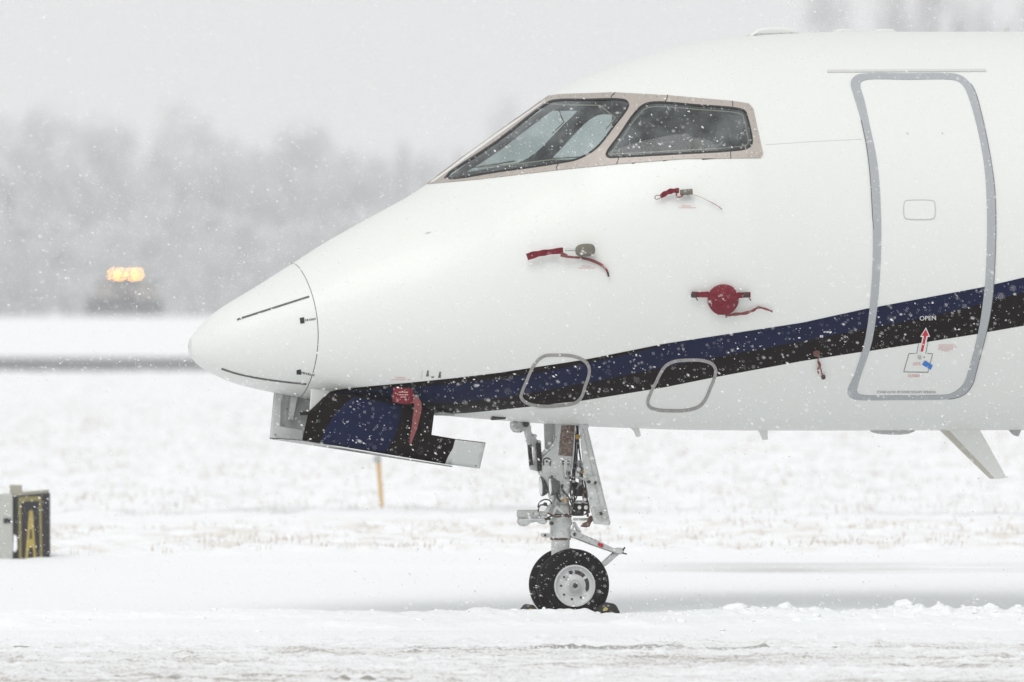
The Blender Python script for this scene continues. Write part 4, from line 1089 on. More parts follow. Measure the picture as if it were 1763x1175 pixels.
# ------------------------------------------------------------------ covers and streamers hung on the jet: things of their own
def skin(px, py, off=0.0):
    P, N = hit([(px, py)]); return Vector(P[0] + N[0] * off), Vector(N[0])
class Hung:
    """a cover: its pieces are worked out in the jet's frame and stored relative to its own origin in the world"""
    def __init__(s, name, label, cat, px, py, group=None):
        s.o = JM @ skin(px, py)[0]
        s.t = thing(name, label, cat, s.o, 0, group)
    def part(s, name, mb, m, smooth=True, bevel=0.0):
        mb.v = [JM @ p for p in mb.v]; return mb.build(name, m, s.t, smooth, bevel=bevel, rel=s.o)
def cloth(path, w, offs, th=0.003, flutter=0.0):
    """a thin webbing strip along photo points, offs metres off the skin"""
    p = smooth_poly(path, 5, False); n = len(p)
    of = np.interp(np.linspace(0, 1, n), np.linspace(0, 1, len(offs)), offs)
    ww = np.interp(np.linspace(0, 1, n), np.linspace(0, 1, len(w)), w)
    d = np.gradient(p, axis=0); d /= np.linalg.norm(d, axis=1, keepdims=True); nr = np.stack([-d[:, 1], d[:, 0]], -1)
    A, NA = hit(p + nr * ww[:, None] / 2); B, NB = hit(p - nr * ww[:, None] / 2)
    fl = np.sin(np.arange(n) * 1.3)[:, None] * flutter
    A = A + NA * (of[:, None] + fl); B = B + NB * (of[:, None] - fl)
    mb = MB(); v, f = [], []
    for k in range(n):
        v += [A[k], B[k], B[k] - NB[k] * th, A[k] - NA[k] * th]
    for k in range(n - 1):
        for j in range(4): f.append((k * 4 + j, k * 4 + (j + 1) % 4, k * 4 + 4 + (j + 1) % 4, k * 4 + 4 + j))
    f += [(3, 2, 1, 0), tuple((n - 1) * 4 + j for j in range(4))]
    return mb.add(v, f)
# upper probe: grey sleeve, red loop and a cord blowing back
h = Hung('probe_cover', 'small grey probe sleeve with a red loop, just below the side cockpit window', 'probe cover', 1178, 336, 'covers with red streamers on the nose')
a, n_ = skin(*CP((990, 88))[0], 0.035); b, _ = skin(*CP((1064, 84))[0], 0.045)
h.part('sleeve', MB().lathe([(0, 0), (0.015, 0.001), (0.0165, 0.006), (0.0165, (b - a).length), (0, (b - a).length + 0.001)], a, b - a, 18), 'olive')
c, _ = skin(*CP((1045, 90))[0], -0.01)
h.part('probe_mast', MB().tube([c, (a + b) / 2], 0.007, 10), 'steel')
h.part('streamer', cloth(CP((872, 112), (905, 92), (945, 80), (985, 80)), [7, 8, 8, 7.5], [0.03, 0.04, 0.045, 0.05], flutter=0.008), 'red')
h.part('loop', MB().tube([skin(*q, 0.035)[0] for q in smooth_poly(CP((872, 118), (850, 128), (838, 120), (845, 106), (872, 105)), 4, False)], 0.0022, 6), 'dull_red')
h.part('clip', MB().tube([skin(*q, 0.045)[0] for q in smooth_poly(CP((968, 92), (972, 115), (1000, 112), (1010, 100)), 4, False)], 0.004, 6), 'dull_red')
h.part('cord', MB().tube([skin(*q, 0.02)[0] for q in smooth_poly(CP((1068, 95), (1110, 108), (1180, 142), (1225, 168), (1242, 184)), 4, False)], [0.0012] * 8 + [0.0022] * 8 + [0.0038], 6), 'dull_red')
# middle probe: grey oval sleeve with a long red flag
h = Hung('probe_cover', 'grey oval probe cover with a long red flag streaming forward, nearest the nose', 'probe cover', 1008, 433, 'covers with red streamers on the nose')
a, n_ = skin(*CP((424, 430))[0], 0.05)
sq = MB()
vs, fs = [], []
ex = (skin(*CP((474, 425))[0], 0.05)[0] - skin(*CP((374, 435))[0], 0.05)[0]).normalized(); ez = n_.cross(ex).normalized()
for j in range(13):
    la = -math.pi / 2 + math.pi * j / 12
    for k in range(24):
        lo = 2 * math.pi * k / 24
        sx, sz = math.copysign(abs(math.cos(lo)) ** 0.75, math.cos(lo)), math.copysign(abs(math.sin(lo)) ** 0.75, math.sin(lo))
        vs.append(a + ex * (sx * math.cos(la) * 0.056) + ez * (sz * math.cos(la) * 0.036) + n_ * math.sin(la) * 0.022)
for j in range(12):
    for k in range(24): fs.append((j * 24 + k, j * 24 + (k + 1) % 24, (j + 1) * 24 + (k + 1) % 24, (j + 1) * 24 + k))
h.part('sleeve', sq.add(vs, fs), 'olive')
h.part('probe_mast', MB().tube([skin(1008, 434, -0.01)[0], a], 0.010, 10), 'steel')
h.part('probe_tube', MB().tube([skin(*q, 0.05)[0] for q in CP((300, 430), (372, 428))], 0.0075, 10), 'steel')
h.part('streamer', cloth(CP((72, 475), (130, 458), (200, 445), (290, 434)), [12, 10, 9, 10], [0.05, 0.055, 0.05, 0.05], flutter=0.010), 'red')
h.part('ribbon', cloth(CP((275, 455), (300, 462), (330, 470), (400, 475), (460, 490), (520, 520), (545, 545), (556, 580)), [9, 7, 4, 4, 5, 5, 4, 3], [0.05, 0.05, 0.045, 0.03, 0.02, 0.02, 0.02, 0.015], flutter=0.003), 'dull_red')
h.part('toggle', MB().tube([skin(*q, 0.02)[0] for q in CP((553, 560), (557, 585))], 0.005, 8), 'grime')
# red round cover
h = Hung('sensor_cover', 'round dark red fabric cover strapped above the blue stripe', 'sensor cover', 1244, 516, 'covers with red streamers on the nose')
a, n_ = skin(*CP((1250, 722))[0], 0.012)
R = 0.0865
ey = Vector((0, 0, 1)); ey = (ey - n_ * ey.dot(n_)).normalized(); ex = ey.cross(n_).normalized()
cap = MB().lathe([(R * 0.96, -0.03), (R, 0.0), (R * 0.99, 0.018), (R * 0.92, 0.032), (R * 0.6, 0.046), (R * 0.3, 0.051), (0, 0.052)], a, n_, 30)
cap.v = [p + n_ * 0.012 * (float(fbm(np.array([p.x * 28]), np.array([p.z * 28]), 95, 3)[0]) - 0.5) + (p - a).normalized() * 0.008 * (float(fbm(np.array([p.x * 40]), np.array([p.z * 40]), 96, 2)[0]) - 0.5) for p in cap.v]
h.part('cap', cap, 'red')
h.part('fold', cloth(CP((1150, 690), (1200, 700), (1250, 705), (1300, 698), (1345, 690)), [4, 6, 6, 6, 4], [0.05, 0.066, 0.07, 0.066, 0.05]), 'red')
h.part('strap', cloth(CP((1058, 688), (1110, 688), (1165, 684)), [10, 9, 10], [0.025, 0.03, 0.04]), 'red')
h.part('strap', cloth(CP((1330, 690), (1370, 690), (1414, 690)), [10, 9, 9], [0.04, 0.03, 0.025]), 'red')
h.part('probe_mast', MB().tube([skin(*CP((1250, 722))[0], -0.01)[0], a], 0.02, 12), 'steel')
for c in ((1070, 690), (1385, 690)):
    x, nn = skin(*CP(c)[0], 0.02); h.part('buckle', MB().box(x + nn * 0.012, (0.03, 0.012, 0.028)), 'grime', False, 0.003)
for c in (((1085, 705), (1095, 722)), ((1405, 708), (1415, 722))):
    h.part('hook', MB().tube([skin(*q, 0.03)[0] for q in CP(*c)], 0.003, 6), 'grime')
h.part('ribbon', cloth(CP((1262, 815), (1310, 805), (1380, 800), (1430, 785), (1460, 768), (1500, 775), (1547, 792)), [5, 4.5, 5, 4, 3.5, 3, 3], [0.03, 0.03, 0.025, 0.02, 0.02, 0.02, 0.02], flutter=0.004), 'dull_red')
# red tag on the stripe, above the open hatch
h = Hung('red_cover', 'small square red cover with a hanging streamer, over the open nose hatch', 'red tag', 692, 683, 'covers with red streamers on the nose')
def flat3(path, w, y0, th=0.003):
    p = smooth_poly(path, 5, False); n = len(p)
    ww = np.interp(np.linspace(0, 1, n), np.linspace(0, 1, len(w)), w); yy = np.interp(np.linspace(0, 1, n), np.linspace(0, 1, len(y0)), y0)
    d = np.gradient(p, axis=0); d /= np.linalg.norm(d, axis=1, keepdims=True); nr = np.stack([-d[:, 1], d[:, 0]], -1)
    v, f = [], []
    for k in range(n):
        a, b = p[k] + nr[k] * ww[k] / 2, p[k] - nr[k] * ww[k] / 2
        A, B = L(a[0], a[1], yy[k]), L(b[0], b[1], yy[k]); t = Vector((0, th, 0))
        v += [A, B, B + t, A + t]
    for k in range(n - 1):
        for j in range(4): f.append((k * 4 + j, k * 4 + (j + 1) % 4, k * 4 + 4 + (j + 1) % 4, k * 4 + 4 + j))
    f += [(3, 2, 1, 0), tuple((n - 1) * 4 + j for j in range(4))]
    return MB().add(v, f)
ov, f_ = cdt(C1((995, 198), (1060, 200), (1132, 208), (1145, 250), (1170, 290), (1120, 322), (1060, 318), (988, 305)), 5)
yb = hit(C1((1060, 215)))[0][0][1]
mb = MB(); mb.add([L(a, b, min(yb, -0.34) - 0.03 - 0.012 * math.sin((a - 678) / 34 * math.pi)) for a, b in ov], f_)
cv = h.part('cover', mb, 'red'); sm_ = cv.modifiers.new('thickness', 'SOLIDIFY'); sm_.thickness = 0.012; sm_.offset = -1
yo = min(yb, -0.34) - 0.05
h.part('streamer', flat3(C1((1140, 285), (1168, 305), (1172, 350), (1160, 420), (1145, 500), (1128, 560), (1118, 612)), [12, 12, 13, 12, 9, 6, 2], [yo, yo - 0.01, yo - 0.01, yo, yo]), 'dull_red')
wr = MB()
rr = random.Random(3)
for row, (x0, x1) in ((233, (1035, 1098)), (252, (1035, 1095)), (268, (1048, 1080))):
    x = x0
    while x < x1:
        w_ = rr.uniform(5, 11); a = [L(*q, min(yb, -0.34) - 0.0455) for q in C1((x, row - 4), (x + w_, row - 4), (x + w_, row + 4), (x, row + 4))]
        wr.prism(a, [p + Vector((0, 0.002, 0)) for p in a]); x += w_ + 4
h.part('lettering', wr, 'pale_red_print', False)
# little cord with a weight
h = Hung('hanging_tag', 'thin red cord with a dark weight hanging off the stripe just left of the door', 'tag', 1407, 605, 'covers with red streamers on the nose')
h.part('plug', MB().lathe([(0.022, -0.004), (0.02, 0.008), (0.012, 0.014), (0, 0.015)], skin(*CB((80, 428))[0], 0.0)[0], skin(*CB((80, 428))[0])[1], 14), 'brown')
h.part('cord', MB().tube([skin(*q, 0.022)[0] for q in smooth_poly(CB((62, 408), (84, 432), (84, 462), (98, 495), (104, 520), (112, 540)), 4, False)], 0.0036, 6), 'dull_red')
h.part('tassel', cloth(CB((85, 462), (95, 480), (84, 505), (88, 525)), [4, 4, 3, 2], [0.02, 0.02, 0.02]), 'dull_red')
h.part('weight', MB().lathe([(0, -0.011), (0.012, -0.008), (0.0125, 0.006), (0, 0.011)], skin(*CB((114, 546))[0], 0.015)[0], skin(*CB((114, 546))[0])[1], 14), 'grime')

# ------------------------------------------------------------------ wheel chocks
def chock(label, pts, y0, y1, yel):
    a, b = pr(pts, y0, y1)
    a = [JM @ p for p in a]; b = [JM @ p for p in b]
    o_ = (a[0] + b[0]) / 2; o_.z = 0.03
    mb = MB().prism(a, b)
    t = thing('wheel_chock', label, 'wheel chock', o_, 0, 'chocks at the nose wheel')
    mb.build('block', 'chock', t, bevel=0.012, rel=o_)
    for k, q in enumerate(yel):
        c, d = pr(q, y0 - 0.004, y0 + 0.03)
        MB().prism([JM @ p for p in c], [JM @ p for p in d]).build('yellow_end', 'chock_yellow', t, bevel=0.003, rel=o_)
    return t
chock('black rubber chock with a yellow end in front of the nose wheel', [(905, 1070), (906, 1050), (912, 1043), (919, 1041), (930, 1054), (934, 1070)], -0.20, -0.03, [C7((32, 1000), (95, 985), (100, 1015), (60, 1025), (30, 1025))])
chock('black rubber chock jammed behind the nose wheel', [(1012, 1072), (1024, 1060), (1040, 1046), (1052, 1038), (1061, 1041), (1069, 1056), (1066, 1070)], -0.30, 0.22, [C7((810, 1000), (840, 970), (868, 990), (850, 1012), (815, 1015))])

# ------------------------------------------------------------------ taxiway sign, marker post
def at(px, py, d): return Vector(((px - 881.5) / FP * d, d - DIST, CZ + (HY - py) / FP * d))
SD = 57.4
so = at(40, 968, SD); so.z = 0.05
sg = thing('taxiway_sign', 'black and yellow taxiway sign with letter A, half buried in snow', 'sign', so)
def sp(q, t=0.0):
    p = at(q[0], q[1], SD); p.y += t; return p
def sprism(name, pts, y0, y1, m, parent, bevel=0.003):
    a = [sp(q, y0) for q in pts]; b = [sp(q, y1) for q in pts]
    return MB().prism(a, b).build(name, m, parent, bevel=bevel, rel=so)
CS = lambda *a: [(x / 5.34, 780 + y / 5.34) for x, y in a]
cab = sprism('face_panel', CS((128, 405), (440, 372), (452, 372), (455, 1060), (128, 1060)), 0.0, 0.14, 'sign_black', sg)
sprism('cabinet', [(-40, 851), (22, 851), (22.5, 985), (-40, 985)], -0.02, 0.16, 'sign_grey', sg, 0.006)
sprism('top_cap', CS((85, 296), (190, 300), (195, 362), (440, 340), (442, 372), (128, 402), (90, 372)), 0.03, 0.13, 'sign_cap', sg)
sprism('cabinet_latch', CS((35, 600), (98, 598), (100, 640), (80, 648), (70, 628), (60, 650), (35, 642)), -0.03, -0.018, 'sign_black', sg, 0.001)
for pts in (CS((170, 408), (380, 398), (380, 440), (170, 452)), CS((170, 455), (195, 452), (200, 1060), (172, 1060)), CS((358, 442), (382, 441), (392, 1060), (368, 1060))):
    sprism('border', pts, -0.004, 0.004, 'sign_border', sg, 0)
sprism('letter', CS((268, 530), (302, 530), (338, 1060), (312, 1060), (306, 900), (296, 870), (274, 870), (262, 905), (252, 1060), (226, 1060), (240, 860)), -0.005, 0.004, 'sign_yellow', sg, 0)
sprism('letter_counter', CS((277, 700), (290, 700), (296, 790), (272, 790)), -0.0065, 0.0, 'sign_black', sg, 0)
sprism('snow_patch', CS((128, 745), (158, 770), (162, 880), (140, 920), (122, 900)), -0.03, 0.0, 'snow', sg, 0.008)
PD = 69.5
po = at(658, 884, PD)
ps = thing('marker_post', 'thin orange marker stake in the snow below the open nose hatch', 'marker post', po)
MB().tube([at(658, 884, PD), at(655, 840, PD), at(651, 794, PD)], [0.016, 0.017, 0.019], 10).build('stake', 'post', ps, True, rel=po)
MB().tube([at(650.5, 797, PD), at(649, 784, PD)], [0.030, 0.026], 10).build('cap', 'gear_grey', ps, True, rel=po)
MB().tube([at(643, 792, PD), at(650, 797, PD), at(656, 790, PD)], 0.008, 6).build('wire_tie', 'gear_grey', ps, True, rel=po)

# ------------------------------------------------------------------ plough truck far off
TD = 620.0
to_ = at(215, 555, TD)
to_.z = float(ground_z(np.array([to_.x]), np.array([to_.y]))[0])
tr = thing('plow_truck', 'faint airport snow truck facing us with amber roof lights lit', 'truck', to_, 0)
tr.scale = (1.55, 1.55, 1.55)
def tb(name, c, d, m, parent=tr, bevel=0.05):
    return MB().box(c, d).build(name, m, parent, bevel=bevel)
body = tb('body', (0, 1.6, 0.85), (2.5, 4.6, 0.85), 'truck_orange')
tb('bumper', (0, -0.78, 0.55), (2.55, 0.18, 0.25), 'truck_dark', body)
tb('grille', (0, -0.72, 0.95), (1.2, 0.06, 0.34), 'truck_dark', body, 0.02)
cabv = [Vector(p) for p in ((-0.95, 0.35, 1.2), (0.95, 0.35, 1.2), (0.95, 2.3, 1.2), (-0.95, 2.3, 1.2), (-0.78, 0.85, 1.92), (0.78, 0.85, 1.92), (0.78, 2.1, 1.92), (-0.78, 2.1, 1.92))]
mb = MB().add(cabv, [(3, 2, 1, 0), (4, 5, 6, 7), (0, 1, 5, 4), (1, 2, 6, 5), (2, 3, 7, 6), (3, 0, 4, 7)]); CABO = mb.build('cab', 'truck_orange', tr, bevel=0.04)
mb = MB(); fr = [Vector(p) for p in ((-0.82, 0.38, 1.26), (0.82, 0.38, 1.26), (0.70, 0.80, 1.86), (-0.70, 0.80, 1.86))]
mb.prism(fr, [p + Vector((0, -0.03, 0.02)) for p in fr]); mb.build('windscreen', 'truck_glass', CABO)
for s_ in (-1, 1):
    tb('headlight', (s_ * 0.78, -0.72, 1.0), (0.30, 0.08, 0.22), 'head_lamp', tr, 0.02)
    tb('mirror', (s_ * 1.22, 0.6, 1.45), (0.22, 0.10, 0.36), 'truck_dark', tr, 0.02)
    MB().tube([(s_ * 0.9, 0.6, 1.38), (s_ * 1.2, 0.6, 1.42)], 0.02, 6).build('mirror_arm', 'truck_dark', tr)
    for y in (0.2, 3.1):
        w = MB().lathe([(0.0, 0.12), (0.22, 0.12), (0.24, 0.14), (0.38, 0.13), (0.42, 0.08), (0.42, -0.08), (0.38, -0.13), (0, -0.13)], (s_ * 0.9, y, 0.42), (s_, 0, 0), 24).build('wheel', 'truck_dark', tr, True)
mb = MB(); a = [(-1.8, -1.75, 0.05), (-1.78, -1.6, 0.45), (-1.75, -1.7, 0.95), (1.8, -1.7, 0.85), (1.86, -1.6, 0.42), (1.88, -1.75, 0.05)]
mb.prism([Vector(p) for p in a], [Vector(p) + Vector((0, 0.06, 0)) for p in a]); PL = mb.build('plow_blade', 'truck_dark', tr)
MB().tube([(-0.4, -1.65, 0.4), (-0.3, -0.8, 0.5)], 0.05, 8).tube([(0.4, -1.65, 0.4), (0.3, -0.8, 0.5)], 0.05, 8).build('plow_arm', 'truck_dark', PL)
LB = tb('light_bar', (0, 1.0, 1.92), (1.4, 0.25, 0.10), 'truck_dark', tr, 0.02)
for x in (-0.56, -0.24, 0.26, 0.55):
    MB().lathe([(0, -0.1), (0.04, -0.095), (0.046, -0.07), (0.046, 0.02), (0, 0.03)], (x, 0.95, 1.98), (0, 1, 0), 14).build('amber_lamp', 'amber_lamp', LB, True)

# ------------------------------------------------------------------ trees in the snowfall
def tree_mesh(seed, conifer=False):
    r = np.random.default_rng(seed)
    V, Fq = [], []
    k = 60 if not conifer else 44
    cl = []
    while len(cl) < k:
        z = r.uniform(0.08, 1.0)
        if conifer: rad = 0.55 * (1 - z) + 0.03
        else: rad = 0.5 * min(1, (z / 0.35) ** 0.6) * math.sqrt(max(0, 1 - ((z - 0.45) / 0.56) ** 2)) if z > 0.45 else 0.5 * (0.62 + 0.38 * z / 0.45)
        a = r.uniform(0, 2 * np.pi); q = math.sqrt(r.uniform(0.1, 1)) * rad
        cl.append((q * math.cos(a), q * math.sin(a), z))
    for c in cl:
        m_ = 34
        p = np.array(c) + r.normal(0, 1, (m_, 3)) * np.array([0.07, 0.07, 0.05])
        for x in p:
            u, v = r.normal(0, 1, 3), r.normal(0, 1, 3)
            u *= 0.024 / np.linalg.norm(u); v *= 0.016 / np.linalg.norm(v)
            b = len(V); V += [x - u - v * .3, x + v, x + u, x - v]; Fq.append((b, b + 1, b + 2, b + 3))
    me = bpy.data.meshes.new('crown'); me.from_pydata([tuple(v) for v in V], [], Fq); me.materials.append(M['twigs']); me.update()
    mb = MB().tube([(0, 0, -0.03), (0.005, 0, 0.3), (-0.01, 0.01, 0.6), (0, 0, 0.93)], [0.03, 0.022, 0.014, 0.003], 8)
    if not conifer:
        for j in range(9):
            a = r.uniform(0, 6.28); z = r.uniform(0.2, 0.7); e = Vector((math.cos(a) * 0.33, math.sin(a) * 0.33, z + 0.25))
            mb.tube([(0, 0, z), tuple(e * 0.5 + Vector((0, 0, z * 0.5))), tuple(e)], [0.012, 0.008, 0.003], 6)
    tm = bpy.data.meshes.new('trunk'); tm.from_pydata([tuple(v) for v in mb.v], [], mb.f); tm.materials.append(M['bark']); tm.update()
    return me, tm
KINDS = [tree_mesh(s) for s in (1, 2, 3, 4, 5)] + [tree_mesh(6, True), tree_mesh(7, True)]
def tree(px, top, w, d, kind, label, group='trees fading into the snowfall'):
    d = 1200 + (d - 470) * 2.4
    s_ = d / FP
    base = float(ground_z(np.array([(px - 881.5) * s_]), np.array([d - DIST]))[0])
    hgt = CZ + (HY - top) * s_ - base
    wid = w * s_ * (1.35 if kind < 5 else 1.0)
    nm = 'conifer_tree' if kind >= 5 else 'bare_tree'
    t = thing(nm, label, 'tree', ((px - 881.5) * s_, d - DIST, base), random.uniform(0, 6.28), group)
    for name, me in zip(('crown', 'trunk'), KINDS[kind]):
        o = bpy.data.objects.new(name, me); COL.objects.link(o); o.parent = t
        o.scale = (wid, wid, hgt) if name == 'crown' else (wid * 0.7, wid * 0.7, hgt)
GEN = 'grey snow-blurred tree in the low misty line behind the field'
FR = [(18, 222, 150, 470, 0, 'rounded misty tree at the left edge of the tree line'), (78, 205, 150, 480, 1, 'second misty crown from the left edge, peaked above its neighbours'),
      (150, 226, 140, 470, 2, 'misty crown between the peaked crown and the tree above the amber truck lights'), (218, 226, 130, 475, 3, 'broad misty tree standing right above the amber truck lights'), (312, 186, 105, 470, 4, 'tallest misty tree of the left group, its narrow crown rising above the rest'),
      (376, 246, 130, 465, 0, 'lower misty crown just right of the tallest tree of the left group'), (436, 272, 110, 470, 1, 'misty tree in the dip between the tallest tree and the next broad crowns'), (505, 236, 140, 475, 2, 'broad misty crown above the top of the radome joint'), (556, 226, 100, 480, 3, 'misty rounded crown midway between the amber lights and the windshield'), (606, 272, 110, 470, 4, 'low misty tree on the slope right of the rounded crown'),
      (648, 282, 90, 470, 0, 'low misty tree just left of the slim pointed conifer'), (694, 266, 90, 480, 5, 'slim pointed conifer faint in the mist, left of the windshield'), (742, 278, 110, 475, 1, 'faint tree just right of the conifer, by the foot of the windshield'), (812, 270, 120, 480, 2, 'faint tree half hidden behind the windshield slope'), (882, 178, 90, 640, 3, 'very faint tall tree in the mist just behind the windshield top'),
      (1425, -18, 105, 375, 1, 'tall misty tree above the fuselage, leftmost of the crowns over the roof'), (1534, -12, 80, 380, 2, 'slender misty tree over the roof between two broader crowns'), (1612, -45, 95, 375, 3, 'broad dark misty tree above the cabin door'), (1668, -25, 70, 375, 4, 'misty tree over the roof, just right of the broad one'), (1782, 15, 90, 380, 0, 'misty tree at the top right corner behind the roof light')]
for px, top, w, d, k, lab in FR:
    tree(px, top, w, d, k, lab or GEN)
for j, px in enumerate(range(-60, 1000, 62)):
    tree(px + random.uniform(-15, 15), 318 + random.uniform(-30, 25), random.uniform(110, 150), 540 + random.uniform(-10, 25), j % 5, GEN)
for j, px in enumerate(range(-40, 900, 78)):
    tree(px + random.uniform(-15, 15), 420 + random.uniform(-35, 25), random.uniform(100, 140), 455 + random.uniform(-6, 6), (j + 2) % 5, GEN)
for px, top, w, lab in ((1575, 30, 80, 'low pale tree between the slender and the broad tree over the roof'), (1722, 48, 90, 'low pale tree barely showing over the roof left of the roof light')):
    tree(px, top, w[0] if isinstance(w, tuple) else w, 530, 2, lab)

# the wood behind the single trees, which reads as one soft mass
n_ = 15000
wx = rng.uniform(-110, 75, n_); wtop = 8.0 + 9 * fbm(wx * 0.06 + 3, wx * 0 + 1, 91, 3); wz = -3.2 + rng.random(n_) ** 0.9 * (wtop + 3.2)
wy = 1120 + rng.uniform(0, 28, n_)
c_ = np.stack([wx, wy, wz], -1)
u_ = rng.normal(0, 1, (n_, 3)); u_ *= (rng.uniform(0.5, 1.1, n_) / np.linalg.norm(u_, axis=1))[:, None]
v_ = rng.normal(0, 1, (n_, 3)); v_ *= (rng.uniform(0.4, 0.8, n_) / np.linalg.norm(v_, axis=1))[:, None]
q_ = np.stack([c_ - u_, c_ + v_, c_ + u_, c_ - v_], 1).reshape(-1, 3)
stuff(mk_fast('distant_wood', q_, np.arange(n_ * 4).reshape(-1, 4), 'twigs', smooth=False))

# ------------------------------------------------------------------ loose stuff: dry grass, snow clods, falling snow
def tufts(n, y0, y1, hmin, hmax, spread):
    V = np.zeros((n, 3, 3)); y = rng.uniform(y0, y1, n); x = rng.uniform(-1, 1, n) * (y + DIST) * spread
    keep = fbm(x * 2.2, y * 1.2, 71) > 0.50
    x, y = x[keep], y[keep]; n = len(x); V = np.zeros((n, 3, 3))
    z = ground_z(x, y); h = rng.uniform(hmin, hmax, n); a = rng.uniform(0, 6.28, n); w = 0.0035
    V[:, 0] = np.stack([x - w * np.cos(a), y - w * np.sin(a), z - 0.01], -1); V[:, 1] = np.stack([x + w * np.cos(a), y + w * np.sin(a), z - 0.01], -1)
    V[:, 2] = np.stack([x + rng.normal(0, 0.4, n) * h, y + rng.normal(0, 0.3, n) * h, z + h], -1)
    return V.reshape(-1, 3), np.arange(n * 3).reshape(-1, 3)
v1, f1 = tufts(5200, 9.8, 17, 0.012, 0.06, 0.075)
v2, f2 = tufts(16000, 19, 85, 0.02, 0.10, 0.075)
o = mk_fast('dry_grass', np.concatenate([v1, v2]), np.concatenate([f1, f2 + len(v1)]), 'grass'); stuff(o)

import bmesh
def clod_mesh(seed, sub=2):
    bm = bmesh.new(); bmesh.ops.create_icosphere(bm, subdivisions=sub, radius=1)
    r = np.random.default_rng(seed); dirs = r.normal(0, 1, (10, 3)); dirs /= np.linalg.norm(dirs, axis=1, keepdims=True); dd = r.uniform(0.5, 0.95, 10)
    for v in bm.verts:
        p = np.array(v.co); 
        for a, k in zip(dirs, dd):
            s = p @ a
            if s > k: p = p - a * (s - k) * 0.85
        p *= 1 + r.normal(0, 0.05)
        v.co = p
    co = np.array([v.co[:] for v in bm.verts]); fa = np.array([[v.index for v in f.verts] for f in bm.faces]); bm.free()
    return co, fa
CL = [clod_mesh(s) for s in range(6)]
LUMPS = [clod_mesh(s, 3) for s in (21, 22, 23, 24)]
for k_ in range(4):
    c_, f_ = LUMPS[k_]; LUMPS[k_] = (c_ * (1 + 0.55 * (fbm(c_[:, 0] * 2.2 + 9 + k_, c_[:, 1] * 2.2 + c_[:, 2] * 1.7 + 5, 90 + k_, 3) - 0.5))[:, None], f_)
Vs, Fs, k = [], [], 0
for j in range(520):
    c, fa = CL[j % 6]
    x = rng.uniform(-5.5, 5.5)
    if x < 0.2 and rng.random() < 0.55: x = rng.uniform(0.8, 5.5)
    y = -0.72 + rng.normal(0, 0.28) if rng.random() < 0.75 else rng.uniform(-2.2, 0.1)
    s_ = min(0.03, 0.005 + rng.exponential(0.006)); 
    if abs(x - 0.4) < 0.5: s_ = min(s_, 0.014)
    if x < -0.1: s_ = min(s_, 0.02)
    a = rng.uniform(0, 6.28); ca, sa = math.cos(a), math.sin(a)
    sc3 = s_ * np.array([rng.uniform(0.8, 1.8), rng.uniform(0.8, 1.4), rng.uniform(0.4, 0.85)])
    p = c * sc3; p = np.stack([p[:, 0] * ca - p[:, 1] * sa, p[:, 0] * sa + p[:, 1] * ca, p[:, 2]], -1)
    z = ground_z(np.array([x]), np.array([y]))[0] + max(0, ridge_extra(np.array([x]), np.array([y]))[0])
    Vs.append(p + np.array([x, y, z + s_ * 0.1])); Fs.append(fa + k); k += len(c)
stuff(mk_fast('snow_clods', np.concatenate(Vs), np.concatenate(Fs), 'snow'))
for px, py, r_, lab in ((1268, 1050, (0.09, 0.06, 0.030), 'long flat lump of snow on the ploughed ridge, nearest behind the nose wheel'), (1352, 1047, (0.058, 0.05, 0.038), 'rounded lump of snow on the ridge, below the second access panel'),
                        (1553, 1055, (0.062, 0.05, 0.050), 'tallest snow lump on the ridge, below the cabin door'), (1703, 1069, (0.055, 0.05, 0.042), 'angular snow lump on the ridge near the right edge')):
    co, fa = LUMPS[int(px) % 4]
    d = 47.35; p = at(px, py, d); z = float(ground_z(np.array([p.x]), np.array([p.y]))[0])
    p.z = z + r_[2] * 0.45
    o = mk_fast('snow_lump', co * np.array(r_), fa, 'snow'); o.location = p
    tag(o, lab, 'snow lump', 'larger snow lumps on the ploughed ridge')

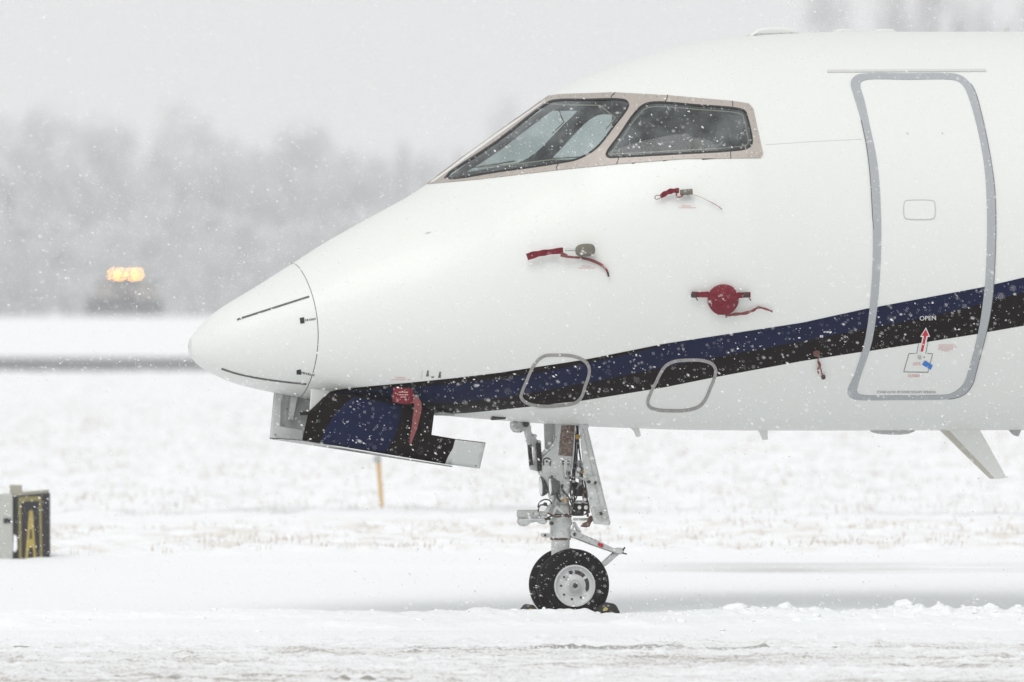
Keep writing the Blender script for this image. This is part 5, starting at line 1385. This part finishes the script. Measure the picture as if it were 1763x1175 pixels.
def flakes():
    zones = [(31, 39, 9.0), (39, 49, 165.0), (49, 72, 42.0), (72, 150, 1.2), (150, 260, 0.15)]
    pts = []
    for d0, d1, dens_ in zones:
        vol = 0.15 * 0.09 * (d1 ** 3 - d0 ** 3) / 3
        n = int(vol * dens_)
        d = (d0 ** 3 + rng.random(n) * (d1 ** 3 - d0 ** 3)) ** (1 / 3)
        pts.append(np.stack([rng.uniform(-0.075, 0.075, n) * d, d - DIST, CZ + rng.uniform(-0.050, 0.040, n) * d], -1))
    P = np.concatenate(pts)
    P = P[P[:, 2] > 0.08]
    dx = P[:, 0] - OX; xl, yl = dx * C_ + P[:, 1] * S_, -dx * S_ + P[:, 1] * C_
    P = P[~((Fim(xl, yl * 0.985, P[:, 2]) < 0.03))]
    n = len(P)
    r = np.clip(rng.lognormal(math.log(0.00140), 0.52, n), 0.0007, 0.0046)
    far = np.clip((P[:, 1] - 10) / 60, 0, 1); r = r * (1 + 0.5 * far)
    octa = np.array([(1, 0, 0), (-1, 0, 0), (0, 1, 0), (0, -1, 0), (0, 0, 1), (0, 0, -1)], float)
    tri = np.array([(0, 2, 4), (2, 1, 4), (1, 3, 4), (3, 0, 4), (2, 0, 5), (1, 2, 5), (3, 1, 5), (0, 3, 5)])
    V = octa[None] * r[:, None, None] * rng.uniform(0.6, 1.35, (n, 6, 1))
    st = rng.uniform(1.2, 2.6, n)                       # ragged clumps, longer than wide
    V[:, :, 0] *= st[:, None]
    a = rng.normal(math.radians(24), 0.35, n); ca, sa = np.cos(a)[:, None], np.sin(a)[:, None]
    V = np.stack([V[:, :, 0] * ca + V[:, :, 2] * sa, V[:, :, 1], -V[:, :, 0] * sa + V[:, :, 2] * ca], -1)
    V += P[:, None]
    F_ = tri[None] + (np.arange(n) * 6)[:, None, None]
    o = mk_fast('falling_snow', V.reshape(-1, 3), F_.reshape(-1, 3), 'flake', smooth=False); stuff(o)
    print('flakes', n)
flakes()

# ------------------------------------------------------------------ haze: the snow-filled air
hm = bpy.data.materials.new('haze_air'); hm.use_nodes = True
hn = hm.node_tree.nodes; hn.clear()
pv = hn.new('ShaderNodeVolumePrincipled'); pv.inputs['Color'].default_value = (0.97, 0.97, 0.975, 1); pv.inputs['Density'].default_value = 0.0005
ho = hn.new('ShaderNodeOutputMaterial'); hm.node_tree.links.new(pv.outputs[0], ho.inputs['Volume'])
M['haze'] = hm
stuff(MB().box((0, 700, 26.0), (1700, 1700, 64.0)).build('haze', 'haze'))
print('tris', sum(len(m_.loop_triangles) or sum(len(p.vertices) - 2 for p in m_.polygons) for m_ in bpy.data.meshes if m_.users))
